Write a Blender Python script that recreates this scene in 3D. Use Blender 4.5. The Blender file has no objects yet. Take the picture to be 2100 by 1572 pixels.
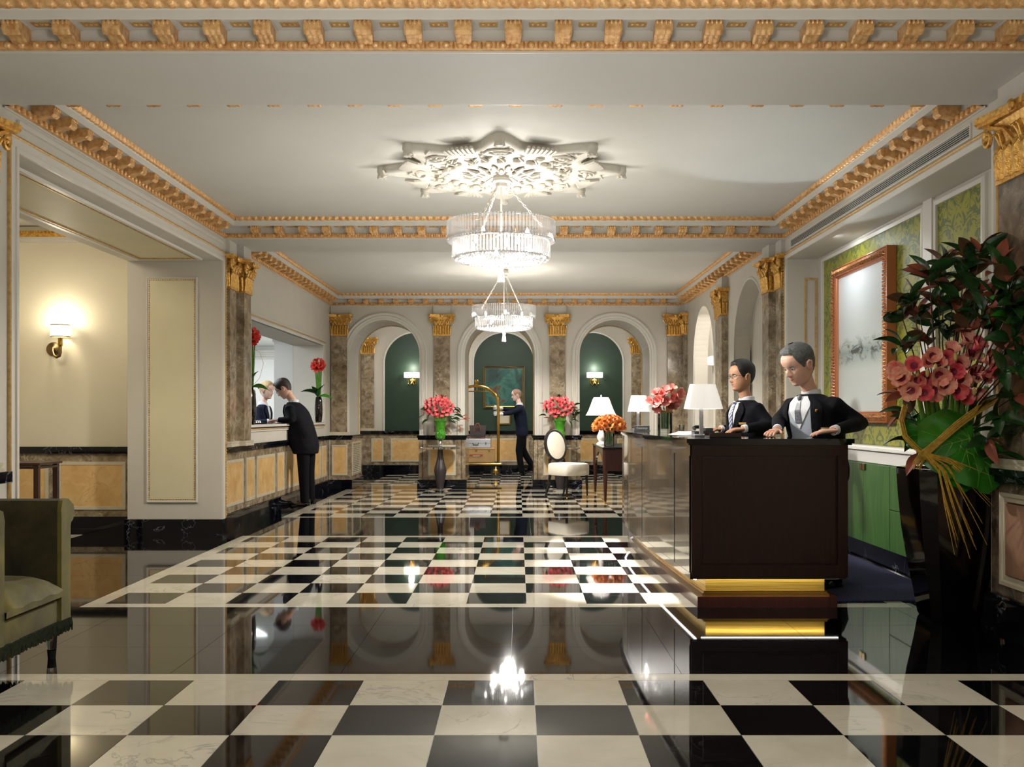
import bpy, bmesh, math, random
from math import sin, cos, pi, radians, sqrt, atan2
from mathutils import Vector, Matrix, noise
random.seed(7)
SC = bpy.context.scene
COL = SC.collection

# ------------------------------------------------------------------ camera, world, exposure, main lights
FPX = 2030.0                       # focal length in pixels of the 2100 px wide frame
CH = 1.26                          # eye height
cam_d = bpy.data.cameras.new('camera')
cam = bpy.data.objects.new('camera', cam_d)
COL.objects.link(cam)
cam.location = (0, 0, CH)
cam.rotation_euler = (pi / 2, 0, 0)
cam_d.sensor_width = 36
cam_d.lens = 36 * FPX / 2100
cam_d.shift_x = -12 / 2100
cam_d.shift_y = 66 / 2100
cam_d.clip_start = 0.05
SC.camera = cam

SC.view_settings.view_transform = 'Standard'
SC.view_settings.look = 'None'
SC.view_settings.exposure = 0.45
SC.view_settings.gamma = 1
SC.view_settings.use_curve_mapping = False
SC.cycles.max_bounces = 6
SC.cycles.diffuse_bounces = 3
SC.cycles.glossy_bounces = 4
SC.cycles.transmission_bounces = 6
SC.cycles.transparent_max_bounces = 24
SC.cycles.caustics_reflective = False
SC.cycles.caustics_refractive = False
SC.cycles.sample_clamp_indirect = 4
SC.cycles.use_denoising = True
SC.cycles.adaptive_threshold = 0.04

W = bpy.data.worlds.new('world')
SC.world = W
W.use_nodes = True
W.node_tree.nodes['Background'].inputs[0].default_value = (0.9, 0.95, 1, 1)
W.node_tree.nodes['Background'].inputs[1].default_value = 0.05

CHX, CHY1, CHY2 = -0.139, 8.28, 14.1


def light(kind, name, loc, power, color=(1, 1, 1), size=0.2, size_y=None, target=None, spread=None, spot=None, blend=0.5):
    d = bpy.data.lights.new(name, kind)
    d.energy = power
    d.color = color
    if kind == 'AREA':
        d.size = size
        if size_y:
            d.shape = 'RECTANGLE'
            d.size_y = size_y
        if spread:
            d.spread = spread
    else:
        d.shadow_soft_size = size
    if kind == 'SPOT':
        d.spot_size = spot or 1.0
        d.spot_blend = blend
    o = bpy.data.objects.new(name, d)
    o.location = loc
    if target is not None:
        v = Vector(target) - Vector(loc)
        o.rotation_euler = v.to_track_quat('-Z', 'Y').to_euler()
    COL.objects.link(o)
    return o


WARM = (1.0, 0.87, 0.68)
NEUT = (1.0, 0.96, 0.90)
COOL = (0.88, 0.95, 1.0)
# chandeliers: light leaving through the open top and through the glass
for _y, _z, _p in ((CHY1, 2.56, 50), (CHY2, 2.48, 46)):
    for _k in range(4):
        _a = _k * pi / 2 + .5
        light('POINT', 'chandelier_light', (CHX + .22 * cos(_a), _y + .22 * sin(_a), _z + .04 * (_k % 2)), _p / 4, NEUT, 0.03)
    light('SPOT', 'chandelier_downlight', (CHX, _y, _z - .08), 260, NEUT, 0.10, target=(CHX, _y, 0), spot=radians(172), blend=.25)
# added upward fill in mid-air, no fixture, brightening the ceiling bays
for _y, _p in ((3.2, 24), (8.3, 30), (14.1, 26)):
    light('AREA', 'ceiling_fill', (-0.15, _y, 1.5), _p, (.97, .98, 1), 3.6, target=(-0.15, _y, 3))
# added unseen fill in the lobby bay behind the camera
light('POINT', 'lobby_fill', (-0.1, 1.6, 2.3), 80, NEUT, 0.25)
# vestibule behind the arcade
for vx in (-2.29, -0.31, 1.66):
    light('AREA', 'vestibule_light', (vx, 19.8, 3.2), 28, NEUT, 0.5, target=(vx, 20.6, 0))
# alcove on the left
light('AREA', 'alcove_light', (-5.0, 8.6, 3.2), 27, WARM, 1.0, target=(-5.0, 9.4, 0))
# office behind the cashier window
light('AREA', 'office_light', (-4.6, 14.6, 2.6), 44, COOL, 1.2, target=(-4.2, 14.8, 0))
light('AREA', 'office_light', (-5.2, 18.0, 2.6), 60, COOL, 1.4, target=(-4.9, 18.2, 0))
# picture light washing the damask, from the niche soffit
light('AREA', 'picture_light', (2.90, 9.15, 2.90), 10, COOL, 0.12, 1.6, target=(3.25, 9.15, 2.3))
# cool ceiling spot over the reception, thrown up the right side of the ceiling
light('SPOT', 'cove_light', (2.45, 8.7, 1.75), 22, (0.78, 0.89, 1.0), 0.05, target=(2.25, 7.9, 3.34), spot=1.2, blend=0.3)
# lit niche on the right of the second bay, and the corridor beyond
light('AREA', 'niche_light', (2.96, 15.24, 2.86), 16, NEUT, 0.12, target=(3.02, 15.24, 0))
# added spots without fixtures, brightening the floor along the desk's curved side
for _y in (7.3, 8.5, 9.7):
    light('SPOT', 'aisle_fill_spot', (1.02, _y, 3.18), 1700, NEUT, 0.04, target=(.80, _y - .1, 0), spot=radians(24), blend=.7)
_l = light('AREA', 'desk_strip_light', (1.62, 6.47, .19), 1.1, WARM, .9, .02, target=(1.62, 6.62, .05))  # under-counter strip at the desk front
# added spot without a fixture, filling in the reception staff
light('SPOT', 'desk_fill_spot', (1.25, 6.6, 3.05), 34, NEUT, 0.06, target=(2.0, 7.3, 1.2), spot=1.2, blend=0.7)


# ------------------------------------------------------------------ scene bookkeeping
def reg(o, label=None, cat=None, group=None, kind=None):
    if label: o['label'] = label
    if cat: o['category'] = cat
    if group: o['group'] = group
    if kind: o['kind'] = kind
    return o


def empty(name, loc=(0, 0, 0), rz=0, label=None, cat=None, group=None, kind=None):
    o = bpy.data.objects.new(name, None)
    o.empty_display_size = 0.1
    o.location = loc
    o.rotation_euler = (0, 0, rz)
    COL.objects.link(o)
    return reg(o, label, cat, group, kind)


KIDS = {}


def put(name, mesh, parent=None, loc=(0, 0, 0), rot=(0, 0, 0), scale=None):
    o = bpy.data.objects.new(name, mesh)
    o.location = loc
    o.rotation_euler = rot
    if scale: o.scale = scale
    if parent:
        o.parent = parent
        KIDS.setdefault(parent, []).append(o)
    COL.objects.link(o)
    return o


def dup(o, parent=None, loc=None, rz=None):
    c = o.copy()
    COL.objects.link(c)
    c.parent = parent
    if parent: KIDS.setdefault(parent, []).append(c)
    if loc is not None: c.location = loc
    if rz is not None: c.rotation_euler = (0, 0, rz)
    for k in KIDS.get(o, []):
        dup(k, c)
    return c


# ------------------------------------------------------------------ mesh builder
class MB:
    def __init__(self):
        self.v = []; self.f = []; self.m = []; self.mi = 0; self.T = None

    def add(self, vs, fs):
        b = len(self.v)
        if self.T is not None:
            vs = [self.T @ Vector(p) for p in vs]
        self.v += [tuple(p) for p in vs]
        self.f += [tuple(b + i for i in f) for f in fs]
        self.m += [self.mi] * len(fs)
        return self

    def box(self, x0, x1, y0, y1, z0, z1, bev=0):
        if x0 > x1: x0, x1 = x1, x0
        if y0 > y1: y0, y1 = y1, y0
        if z0 > z1: z0, z1 = z1, z0
        if bev <= 0:
            return self.add([(x0, y0, z0), (x1, y0, z0), (x1, y1, z0), (x0, y1, z0), (x0, y0, z1), (x1, y0, z1), (x1, y1, z1), (x0, y1, z1)],
                            [(0, 3, 2, 1), (4, 5, 6, 7), (0, 1, 5, 4), (1, 2, 6, 5), (2, 3, 7, 6), (3, 0, 4, 7)])
        bm = bmesh.new()
        bmesh.ops.create_cube(bm, size=1)
        for q in bm.verts:
            q.co = Vector(((x0 + x1) / 2 + q.co.x * (x1 - x0), (y0 + y1) / 2 + q.co.y * (y1 - y0), (z0 + z1) / 2 + q.co.z * (z1 - z0)))
        bmesh.ops.bevel(bm, geom=bm.edges[:], offset=bev, segments=2, affect='EDGES', profile=0.7)
        self.add([q.co.copy() for q in bm.verts], [tuple(x.index for x in f.verts) for f in bm.faces])
        bm.free()
        return self

    def grid(self, P, close_u=False, close_v=False):
        """P[i][j] -> point"""
        n, m_ = len(P), len(P[0])
        vs = [p for row in P for p in row]
        fs = []
        for i in range(n if close_u else n - 1):
            for j in range(m_ if close_v else m_ - 1):
                a = i * m_ + j; b = ((i + 1) % n) * m_ + j
                c = ((i + 1) % n) * m_ + (j + 1) % m_; d = i * m_ + (j + 1) % m_
                fs.append((a, b, c, d))
        return self.add(vs, fs)

    def lathe(self, prof, c=(0, 0, 0), seg=24, sx=1, sy=1, a0=0, a1=2 * pi):
        full = abs(a1 - a0 - 2 * pi) < 1e-6
        n = seg if full else seg + 1
        P = []
        for k in range(n):
            a = a0 + (a1 - a0) * k / seg
            P.append([(c[0] + r * cos(a) * sx, c[1] + r * sin(a) * sy, c[2] + z) for r, z in prof])
        return self.grid(P, close_u=full)

    def tube(self, pts, r, seg=8, cap=True, flat=1.0, up=None):
        pts = [Vector(p) for p in pts]
        n = len(pts)
        rr = r if isinstance(r, (list, tuple)) else [r] * n
        P = []
        prev = None
        for i, p in enumerate(pts):
            t = (pts[min(i + 1, n - 1)] - pts[max(i - 1, 0)])
            if t.length < 1e-9: t = Vector((0, 0, 1))
            t.normalize()
            ref = Vector(up) if up else (prev if prev is not None else (Vector((0, 0, 1)) if abs(t.z) < 0.9 else Vector((1, 0, 0))))
            u = ref - t * ref.dot(t)
            if u.length < 1e-6: u = Vector((0, 1, 0)) - t * t.y
            u.normalize()
            w = t.cross(u)
            prev = u
            P.append([tuple(p + (u * cos(2 * pi * k / seg) * rr[i] * flat + w * sin(2 * pi * k / seg) * rr[i])) for k in range(seg)])
        b = len(self.v)
        self.grid(P, close_v=True)
        if cap:
            self.f.append(tuple(b + k for k in range(seg))[::-1]); self.m.append(self.mi)
            self.f.append(tuple(b + (n - 1) * seg + k for k in range(seg))); self.m.append(self.mi)
        return self

    def ball(self, c, r, seg=12, rings=8, s=(1, 1, 1)):
        prof = [(r * sin(pi * i / rings), -r * cos(pi * i / rings)) for i in range(rings + 1)]
        P = []
        for k in range(seg):
            a = 2 * pi * k / seg
            P.append([(c[0] + q * cos(a) * s[0], c[1] + q * sin(a) * s[1], c[2] + z * s[2]) for q, z in prof])
        return self.grid(P, close_u=True)

    def poly(self, pts, z0, z1, F=None):
        """prism of polygon pts (x,y) between z0 and z1; F maps (x,y,z)"""
        n = len(pts)
        F = F or (lambda x, y, z: (x, y, z))
        vs = [F(x, y, z0) for x, y in pts] + [F(x, y, z1) for x, y in pts]
        fs = [tuple(range(n))[::-1], tuple(range(n, 2 * n))] + [(i, (i + 1) % n, n + (i + 1) % n, n + i) for i in range(n)]
        return self.add(vs, fs)

    def build(self, name, mats, parent=None, smooth=False, loc=(0, 0, 0), rot=(0, 0, 0), fix=True, mod=None):
        me = self.mesh(name, mats, smooth, fix)
        return put(name, me, parent, loc, rot)

    def mesh(self, name, mats, smooth=False, fix=True):
        me = bpy.data.meshes.new(name)
        me.from_pydata(self.v, [], self.f)
        if not isinstance(mats, (list, tuple)): mats = [mats]
        for m_ in mats: me.materials.append(m_)
        if any(self.m):
            me.polygons.foreach_set('material_index', self.m)
        if fix:
            bm = bmesh.new(); bm.from_mesh(me)
            bmesh.ops.remove_doubles(bm, verts=bm.verts, dist=1e-5)
            bmesh.ops.recalc_face_normals(bm, faces=bm.faces)
            bm.to_mesh(me); bm.free()
        if smooth:
            me.polygons.foreach_set('use_smooth', [True] * len(me.polygons))
            try:
                me.set_sharp_from_angle(angle=radians(42 if smooth is True else smooth))
            except Exception:
                pass
        me.update()
        return me


def sweep(mb, path, prof, F, closed=False):
    """path: 2D points (u,v); prof: (offset to the left of the path, protrusion); F(u,v,d)->xyz"""
    n = len(path)
    P = []
    for i in range(n):
        p = Vector(path[i])
        a = Vector(path[i - 1]) if (i > 0 or closed) else None
        b = Vector(path[(i + 1) % n]) if (i < n - 1 or closed) else None
        d1 = (p - a).normalized() if a is not None else None
        d2 = (b - p).normalized() if b is not None else None
        if d1 is None: d1 = d2
        if d2 is None: d2 = d1
        n1 = Vector((-d1.y, d1.x)); n2 = Vector((-d2.y, d2.x))
        nn = (n1 + n2)
        nn = nn / max(0.3, nn.dot(n1)) if nn.length > 1e-6 else n1
        P.append([F(p.x + nn.x * o, p.y + nn.y * o, q) for o, q in prof])
    mb.grid(P, close_u=closed)
    return mb


def FX(x, s=1):   # plane x = const; u = y, v = z, protrusion along s*x
    return lambda u, v, d: (x + s * d, u, v)


def FY(y, s=-1):  # plane y = const; u = x
    return lambda u, v, d: (u, y + s * d, v)


def FZ(z, s=-1):
    return lambda u, v, d: (u, v, z + s * d)


def rect(u0, u1, v0, v1):   # clockwise => left side is outwards
    return [(u0, v0), (u0, v1), (u1, v1), (u1, v0)]


def arch_path(cx, r, zc, z0, n=28):
    return [(cx - r, z0)] + [(cx - r * cos(pi * i / n), zc + r * sin(pi * i / n)) for i in range(n + 1)] + [(cx + r, z0)]


def arch_wall(mb, u0, u1, z0, z1, arches, F, t):
    """wall slab in plane F from d=0 to d=-t with arched openings (cx, r, zc) that run down to z0"""
    def quad(a, b, c, d):
        mb.add([F(*a), F(*b), F(*c), F(*d)], [(0, 1, 2, 3)])
    def face(d):
        u = u0
        for cx, r, zc in arches:
            quad((u, z0, d), (cx - r, z0, d), (cx - r, z1, d), (u, z1, d))
            n = 28
            for i in range(n):
                a0, a1 = pi * i / n, pi * (i + 1) / n
                p0 = (cx - r * cos(a0), zc + r * sin(a0)); p1 = (cx - r * cos(a1), zc + r * sin(a1))
                quad((p0[0], p0[1], d), (p1[0], p1[1], d), (p1[0], z1, d), (p0[0], z1, d))
            u = cx + r
        quad((u, z0, d), (u1, z0, d), (u1, z1, d), (u, z1, d))
    face(0); face(-t)
    for cx, r, zc in arches:
        pp = arch_path(cx, r, zc, z0)
        for a, b in zip(pp[:-1], pp[1:]):
            quad((a[0], a[1], 0), (b[0], b[1], 0), (b[0], b[1], -t), (a[0], a[1], -t))
    for a, b in (((u0, z0), (u0, z1)), ((u0, z1), (u1, z1)), ((u1, z1), (u1, z0))):
        quad((a[0], a[1], 0), (b[0], b[1], 0), (b[0], b[1], -t), (a[0], a[1], -t))
    return mb


# ------------------------------------------------------------------ materials
def srgb(r, g, b):
    f = lambda c: ((c / 255) / 12.92) if c / 255 <= 0.04045 else (((c / 255) + 0.055) / 1.055) ** 2.4
    return (f(r), f(g), f(b), 1)


class NT:
    def __init__(self, name):
        self.mat = bpy.data.materials.new(name)
        self.mat.use_nodes = True
        self.t = self.mat.node_tree
        self.b = self.t.nodes['Principled BSDF']
        self.out = self.t.nodes['Material Output']

    def n(self, typ, **kw):
        x = self.t.nodes.new(typ)
        for k, v in kw.items():
            if k in x.inputs.keys() if isinstance(k, str) else False:
                x.inputs[k].default_value = v
            else:
                setattr(x, k, v)
        return x

    def l(self, a, b):
        self.t.links.new(a, b)

    def pos(self, scale=(1, 1, 1), obj=False, rnd=False):
        if obj:
            c = self.n('ShaderNodeTexCoord').outputs['Object']
        else:
            c = self.n('ShaderNodeNewGeometry').outputs['Position']
        m = self.n('ShaderNodeMapping')
        m.inputs['Scale'].default_value = scale
        self.l(c, m.inputs['Vector'])
        if rnd:
            oi = self.n('ShaderNodeObjectInfo')
            mu = self.n('ShaderNodeMath', operation='MULTIPLY'); mu.inputs[1].default_value = 37.0
            self.l(oi.outputs['Random'], mu.inputs[0])
            self.l(mu.outputs[0], m.inputs['Location'])
        return m.outputs[0]

    def noise(self, vec, scale, detail=4, rough=0.5, dist=0):
        x = self.n('ShaderNodeTexNoise')
        x.inputs['Scale'].default_value = scale
        x.inputs['Detail'].default_value = detail
        x.inputs['Roughness'].default_value = rough
        x.inputs['Distortion'].default_value = dist
        if vec is not None: self.l(vec, x.inputs['Vector'])
        return x.outputs['Fac']

    def ramp(self, fac, stops):
        x = self.n('ShaderNodeValToRGB')
        e = x.color_ramp.elements
        while len(e) < len(stops): e.new(0.5)
        for el, (p, c) in zip(e, stops):
            el.position = p
            el.color = c if len(c) == 4 else (*c, 1)
        self.l(fac, x.inputs[0])
        return x.outputs[0]

    def mix(self, fac, a, b):
        x = self.n('ShaderNodeMix', data_type='RGBA')
        for s, v in ((x.inputs[0], fac), (x.inputs[6], a), (x.inputs[7], b)):
            if hasattr(v, 'is_linked') or hasattr(v, 'links'):
                self.l(v, s)
            else:
                s.default_value = v
        return x.outputs[2]

    def math(self, op, a, b=0.0, c=None):
        x = self.n('ShaderNodeMath', operation=op)
        for s, v in zip(x.inputs, (a, b) if c is None else (a, b, c)):
            if hasattr(v, 'links'): self.l(v, s)
            else: s.default_value = v
        return x.outputs[0]

    def bump(self, h, strength=0.3, dist=0.01):
        x = self.n('ShaderNodeBump')
        x.inputs['Strength'].default_value = strength
        x.inputs['Distance'].default_value = dist
        self.l(h, x.inputs['Height'])
        self.l(x.outputs[0], self.b.inputs['Normal'])

    def color(self, c):
        if hasattr(c, 'links'): self.l(c, self.b.inputs['Base Color'])
        else: self.b.inputs['Base Color'].default_value = c

    def set(self, rough=0.5, metal=0.0, spec=0.5, coat=0, trans=0, ior=None, sheen=0, em=None, es=0):
        i = self.b.inputs
        i['Roughness'].default_value = rough
        i['Metallic'].default_value = metal
        i['Specular IOR Level'].default_value = spec
        i['Coat Weight'].default_value = coat
        i['Coat Roughness'].default_value = 0.04
        i['Transmission Weight'].default_value = trans
        if ior: i['IOR'].default_value = ior
        i['Sheen Weight'].default_value = sheen
        if em:
            i['Emission Color'].default_value = em
            i['Emission Strength'].default_value = es
        return self


def simple(name, c, rough=0.5, metal=0.0, vary=0.06, scale=6, bump=0.0, bscale=60, bdist=0.004, **kw):
    t = NT(name)
    v = t.pos()
    f = t.noise(v, scale, 3)
    a = tuple(max(0, q * (1 - vary)) for q in c[:3]) + (1,)
    b = tuple(min(1, q * (1 + vary)) for q in c[:3]) + (1,)
    t.color(t.ramp(f, [(0.3, a), (0.7, b)]))
    t.set(rough, metal, **kw)
    if bump:
        t.bump(t.noise(v, bscale, 3), bump, bdist)
    return t.mat


def marble(name, base, dark, vein, scale=3.0, rough=0.08, vw=0.03, rnd=False, vscale=None, vamt=1.0, spec=0.5, stretch=(1, 1, 1)):
    t = NT(name)
    v = t.pos(stretch, rnd=rnd)
    f = t.noise(v, scale, 6, 0.6, 0.4)
    c = t.ramp(f, [(0.32, dark), (0.62, base)])
    g = t.noise(v, vscale or scale * 0.8, 5, 0.55, 1.2)
    d = t.math('ABSOLUTE', t.math('SUBTRACT', g, 0.5))
    m = t.ramp(d, [(0.0, (1, 1, 1, 1)), (vw, (0, 0, 0, 1))])
    g2 = t.noise(v, scale * 0.5, 2)
    m2 = t.ramp(g2, [(0.45, (0, 0, 0, 1)), (0.62, (1, 1, 1, 1))])
    k = t.math('MULTIPLY', t.math('MULTIPLY', m, m2), vamt)
    t.color(t.mix(k, c, vein))
    t.set(rough, spec=spec)
    return t.mat


def gold_mat(name, c, dark, rough=0.36, bs=90, bump=0.5, scale=30, metal=0.75):
    t = NT(name)
    v = t.pos()
    f = t.noise(v, scale, 4, 0.6)
    t.color(t.ramp(f, [(0.35, dark), (0.6, c)]))
    t.set(rough, metal)
    if bump: t.bump(t.noise(v, bs, 3), bump, 0.004)
    return t.mat


M = {}
M['wall'] = simple('plaster_wall', srgb(203, 197, 184), 0.55, vary=0.03, scale=2.5, bump=0.05)
M['frieze'] = simple('plaster_frieze', srgb(200, 194, 182), 0.5, vary=0.04, scale=4)
M['ceil'] = simple('plaster_ceiling', srgb(206, 203, 192), 0.6, vary=0.02, scale=1.5)
M['trim'] = simple('painted_trim', srgb(214, 209, 198), 0.35, vary=0.02)
M['medal'] = simple('medallion_plaster', srgb(206, 200, 186), 0.5, vary=0.03, scale=20, bump=0.3, bscale=70)
M['cream'] = simple('cream_panel', srgb(217, 208, 172), 0.5, vary=0.03, scale=3)
M['alcove'] = simple('alcove_wall_covering', srgb(222, 214, 188), 0.6, vary=0.04, scale=1.6, bump=0.1, bscale=220)
M['gold'] = gold_mat('gilding', srgb(240, 192, 130), srgb(208, 152, 94), metal=.35)
M['goldy'] = gold_mat('bright_gilding', srgb(238, 188, 96), srgb(186, 130, 56), 0.3, metal=.55, bs=120, scale=40)
M['goldline'] = gold_mat('gold_paint', srgb(214, 178, 116), srgb(190, 150, 90), 0.4, bump=0.2, metal=0.4)
M['brown'] = marble('brown_marble', srgb(164, 146, 120), srgb(104, 88, 66), srgb(206, 196, 172), 9, 0.16, 0.03, vamt=0.8)
M['brownd'] = marble('dark_brown_marble', srgb(126, 108, 88), srgb(66, 54, 44), srgb(170, 158, 140), 9, 0.15, 0.03, vamt=0.6)
M['yellow'] = marble('siena_marble', srgb(232, 194, 134), srgb(212, 166, 104), srgb(184, 122, 64), 5, 0.14, 0.02, vamt=0.5)
M['pink'] = marble('rose_marble', srgb(170, 132, 108), srgb(142, 106, 86), srgb(120, 84, 66), 5, 0.14, 0.02, vamt=0.4)
M['strip'] = simple('pale_marble_strip', srgb(206, 196, 172), 0.2, vary=0.06, scale=8)
M['black'] = marble('black_marble', srgb(14, 15, 24), srgb(6, 7, 12), srgb(170, 176, 186), 4, 0.05, 0.008, vscale=2.4, vamt=0.55)
M['tilew'] = marble('white_marble_tile', srgb(208, 201, 184), srgb(192, 184, 165), srgb(140, 140, 136), 2.2, 0.045, 0.014, rnd=True, vscale=2.2, vamt=0.6)
M['tileb'] = marble('black_marble_tile', srgb(12, 11, 14), srgb(5, 5, 8), srgb(90, 88, 92), 2.5, 0.035, 0.004, rnd=True, vscale=1.6, vamt=0.35, spec=0.32)
M['grout'] = simple('grout', srgb(70, 68, 66), 0.5)
M['greenwall'] = simple('green_silk', srgb(28, 52, 34), 0.5, vary=0.12, scale=(3), bump=0.1, bscale=160)
M['wood'] = NT('dark_mahogany')
def wood(name, c, d, rough=0.25, coat=0.4, s=(14, 14, 1.2)):
    t = NT(name)
    v = t.pos(s)
    f = t.noise(v, 3.0, 5, 0.6, 0.6)
    t.color(t.ramp(f, [(0.3, d), (0.7, c)]))
    t.set(rough, coat=coat)
    return t.mat


M['wood'] = wood('dark_mahogany', srgb(50, 17, 12), srgb(26, 8, 6), 0.3, 0.06)
M['woodside'] = wood('mahogany_sheen_tone', srgb(92, 80, 66), srgb(66, 56, 46), 0.24, 0.6)  # paler tone carries the lacquered desk side's grazing sheen in its colour
M['woodred'] = wood('red_brown_wood', srgb(70, 30, 24), srgb(44, 18, 14), 0.3, 0.3)
M['counter'] = simple('black_lacquer', srgb(12, 12, 18), 0.06, coat=0.5)
M['greencab'] = wood('green_stained_wood', srgb(72, 116, 48), srgb(44, 86, 36), 0.42, 0.05, (10, 10, 0.8))
M['brass'] = simple('polished_brass', srgb(205, 165, 84), 0.16, 1.0, vary=0.03)
M['brassb'] = NT('brushed_brass')
_t = M['brassb']; _v = _t.pos((1, 1, 60)); _t.color(_t.ramp(_t.noise(_v, 3, 3), [(0.3, srgb(180, 144, 52)), (0.7, srgb(226, 194, 96))])); _t.set(0.32, 0.85)
M['brassb'] = _t.mat
M['bronze'] = simple('aged_bronze', srgb(140, 118, 82), 0.28, 1.0, vary=0.1, scale=30)
M['chrome'] = simple('chrome', srgb(225, 225, 228), 0.12, 1.0, vary=0.02)
M['alu'] = simple('brushed_aluminium', srgb(190, 194, 200), 0.3, 0.9, vary=0.05)
M['ebony'] = simple('ebonised_wood', srgb(24, 21, 22), 0.22, coat=0.3)
M['darkwood'] = simple('charcoal_turned_wood', srgb(58, 50, 50), 0.35)
M['ivory'] = simple('ivory_upholstery', srgb(226, 218, 202), 0.8, vary=0.03, bump=0.15, bscale=300)
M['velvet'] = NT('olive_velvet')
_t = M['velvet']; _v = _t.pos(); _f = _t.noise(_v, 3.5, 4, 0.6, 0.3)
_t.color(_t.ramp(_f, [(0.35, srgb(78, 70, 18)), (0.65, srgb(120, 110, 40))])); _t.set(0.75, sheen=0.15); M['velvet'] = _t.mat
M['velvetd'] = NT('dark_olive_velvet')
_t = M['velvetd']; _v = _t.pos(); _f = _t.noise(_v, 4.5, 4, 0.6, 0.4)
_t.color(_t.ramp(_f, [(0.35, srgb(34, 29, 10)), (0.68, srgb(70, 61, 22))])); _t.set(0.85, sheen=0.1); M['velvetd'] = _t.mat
M['fringe'] = simple('green_fringe', srgb(42, 48, 30), 0.9, vary=0.3, scale=60)
M['acrylic'] = NT('clear_acrylic').set(0.03, trans=1.0, ior=1.45).mat
M['vaseblk'] = simple('black_glazed_ceramic', srgb(14, 8, 8), 0.07, vary=0.2, bump=0.06, bscale=14, bdist=0.01, coat=0.6)
M['rug'] = NT('navy_rug')
_t = M['rug']; _v = _t.pos(); _t.color(_t.ramp(_t.noise(_v, 90, 3), [(0.35, srgb(34, 38, 66)), (0.65, srgb(66, 66, 104))])); _t.set(0.95); _t.bump(_t.noise(_v, 140, 2), 0.7, 0.006)
M['rug'] = _t.mat
M['skin'] = simple('fair_skin', srgb(230, 182, 158), 0.5, vary=0.05, scale=20, spec=0.35)
M['skinb'] = simple('tan_skin', srgb(196, 146, 116), 0.5, vary=0.05, scale=20)
M['skinp'] = simple('pale_skin', srgb(240, 202, 186), 0.5, vary=0.04, scale=20)
M['suit'] = simple('black_wool_suit', srgb(19, 19, 25), 0.8, vary=0.15, scale=9, bump=0.35, bscale=11, bdist=0.03, spec=0.12)
M['suitn'] = simple('navy_wool_suit', srgb(26, 33, 50), 0.75, vary=0.15, scale=9, bump=0.35, bscale=11, bdist=0.03, spec=0.12)
M['trous'] = simple('black_trousers', srgb(14, 14, 18), 0.8, vary=0.15, scale=8, bump=0.35, bscale=9, bdist=0.03, spec=0.12)
M['shirt'] = simple('white_cotton', srgb(232, 234, 240), 0.7, vary=0.02)
M['vest'] = simple('grey_waistcoat', srgb(176, 186, 198), 0.7, vary=0.04)
M['glove'] = simple('white_glove', srgb(238, 238, 236), 0.7, vary=0.02)
M['hairg'] = simple('grey_hair', srgb(96, 98, 98), 0.6, vary=0.35, scale=60, bump=0.8, bscale=140, bdist=0.01)
M['hairb'] = simple('black_hair', srgb(12, 10, 10), 0.5, vary=0.2, scale=60, bump=0.6, bscale=140, bdist=0.01)
M['hairn'] = simple('brown_hair', srgb(52, 36, 30), 0.4, vary=0.25, scale=60, bump=0.6, bscale=140, bdist=0.01)
M['hairy'] = simple('blonde_hair', srgb(190, 160, 116), 0.4, vary=0.2, scale=60, bump=0.6, bscale=140, bdist=0.01)
M['hairt'] = simple('thin_hair', srgb(150, 118, 100), 0.6, vary=0.2, scale=60)
M['eyew'] = simple('eye_white', srgb(232, 228, 222), 0.2)
M['eyed'] = simple('dark_iris', srgb(30, 22, 18), 0.1)
M['lip'] = simple('lip', srgb(176, 96, 88), 0.4)
M['shoe'] = simple('black_leather', srgb(14, 13, 14), 0.15, coat=0.4)
M['tie'] = simple('grey_patterned_tie', srgb(110, 114, 122), 0.4, vary=0.5, scale=80)
_t = NT('striped_tie'); _w = _t.n('ShaderNodeTexWave'); _w.inputs['Scale'].default_value = 16; _w.bands_direction = 'DIAGONAL'
_t.l(_t.pos(), _w.inputs['Vector']); _t.color(_t.ramp(_w.outputs['Fac'], [(0.42, srgb(60, 66, 120)), (0.5, srgb(206, 210, 228))])); _t.set(0.4)
M['tie2'] = _t.mat
M['metal_y'] = simple('gold_badge', srgb(226, 196, 130), 0.25, 0.7)
M['white'] = simple('white_paint', srgb(238, 236, 230), 0.4, vary=0.01)
M['paper'] = simple('paper', srgb(240, 240, 242), 0.7, vary=0.01)
M['leafd'] = simple('dark_leaf', srgb(34, 68, 30), 0.25, vary=0.35, scale=14, coat=0.2)
M['leafr'] = simple('rust_leaf_underside', srgb(140, 68, 46), 0.6, vary=0.3, scale=14)
M['leafu'] = simple('olive_brown_underside', srgb(96, 66, 40), 0.6, vary=0.3, scale=14)
M['leafo'] = simple('orange_leaf', srgb(176, 88, 60), 0.5, vary=0.2, scale=14)
M['leafg'] = simple('bright_leaf', srgb(48, 124, 28), 0.25, vary=0.3, scale=7, coat=0.2)
M['leafv'] = simple('leaf_vein', srgb(122, 168, 72), 0.4)
M['stem'] = simple('green_stem', srgb(96, 142, 52), 0.4, vary=0.2, scale=30)
M['twig'] = simple('yellow_willow_twig', srgb(200, 160, 62), 0.6, vary=0.25, scale=40)
M['bud'] = simple('green_bud', srgb(196, 186, 110), 0.5, vary=0.2, scale=30)


def petal(name, inner, outer):
    t = NT(name)
    v = t.pos()
    t.color(t.ramp(t.noise(v, 28, 3), [(0.3, inner), (0.68, outer)]))
    t.set(0.5)
    t.b.inputs['Subsurface Weight'].default_value = 0.0
    return t.mat


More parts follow.
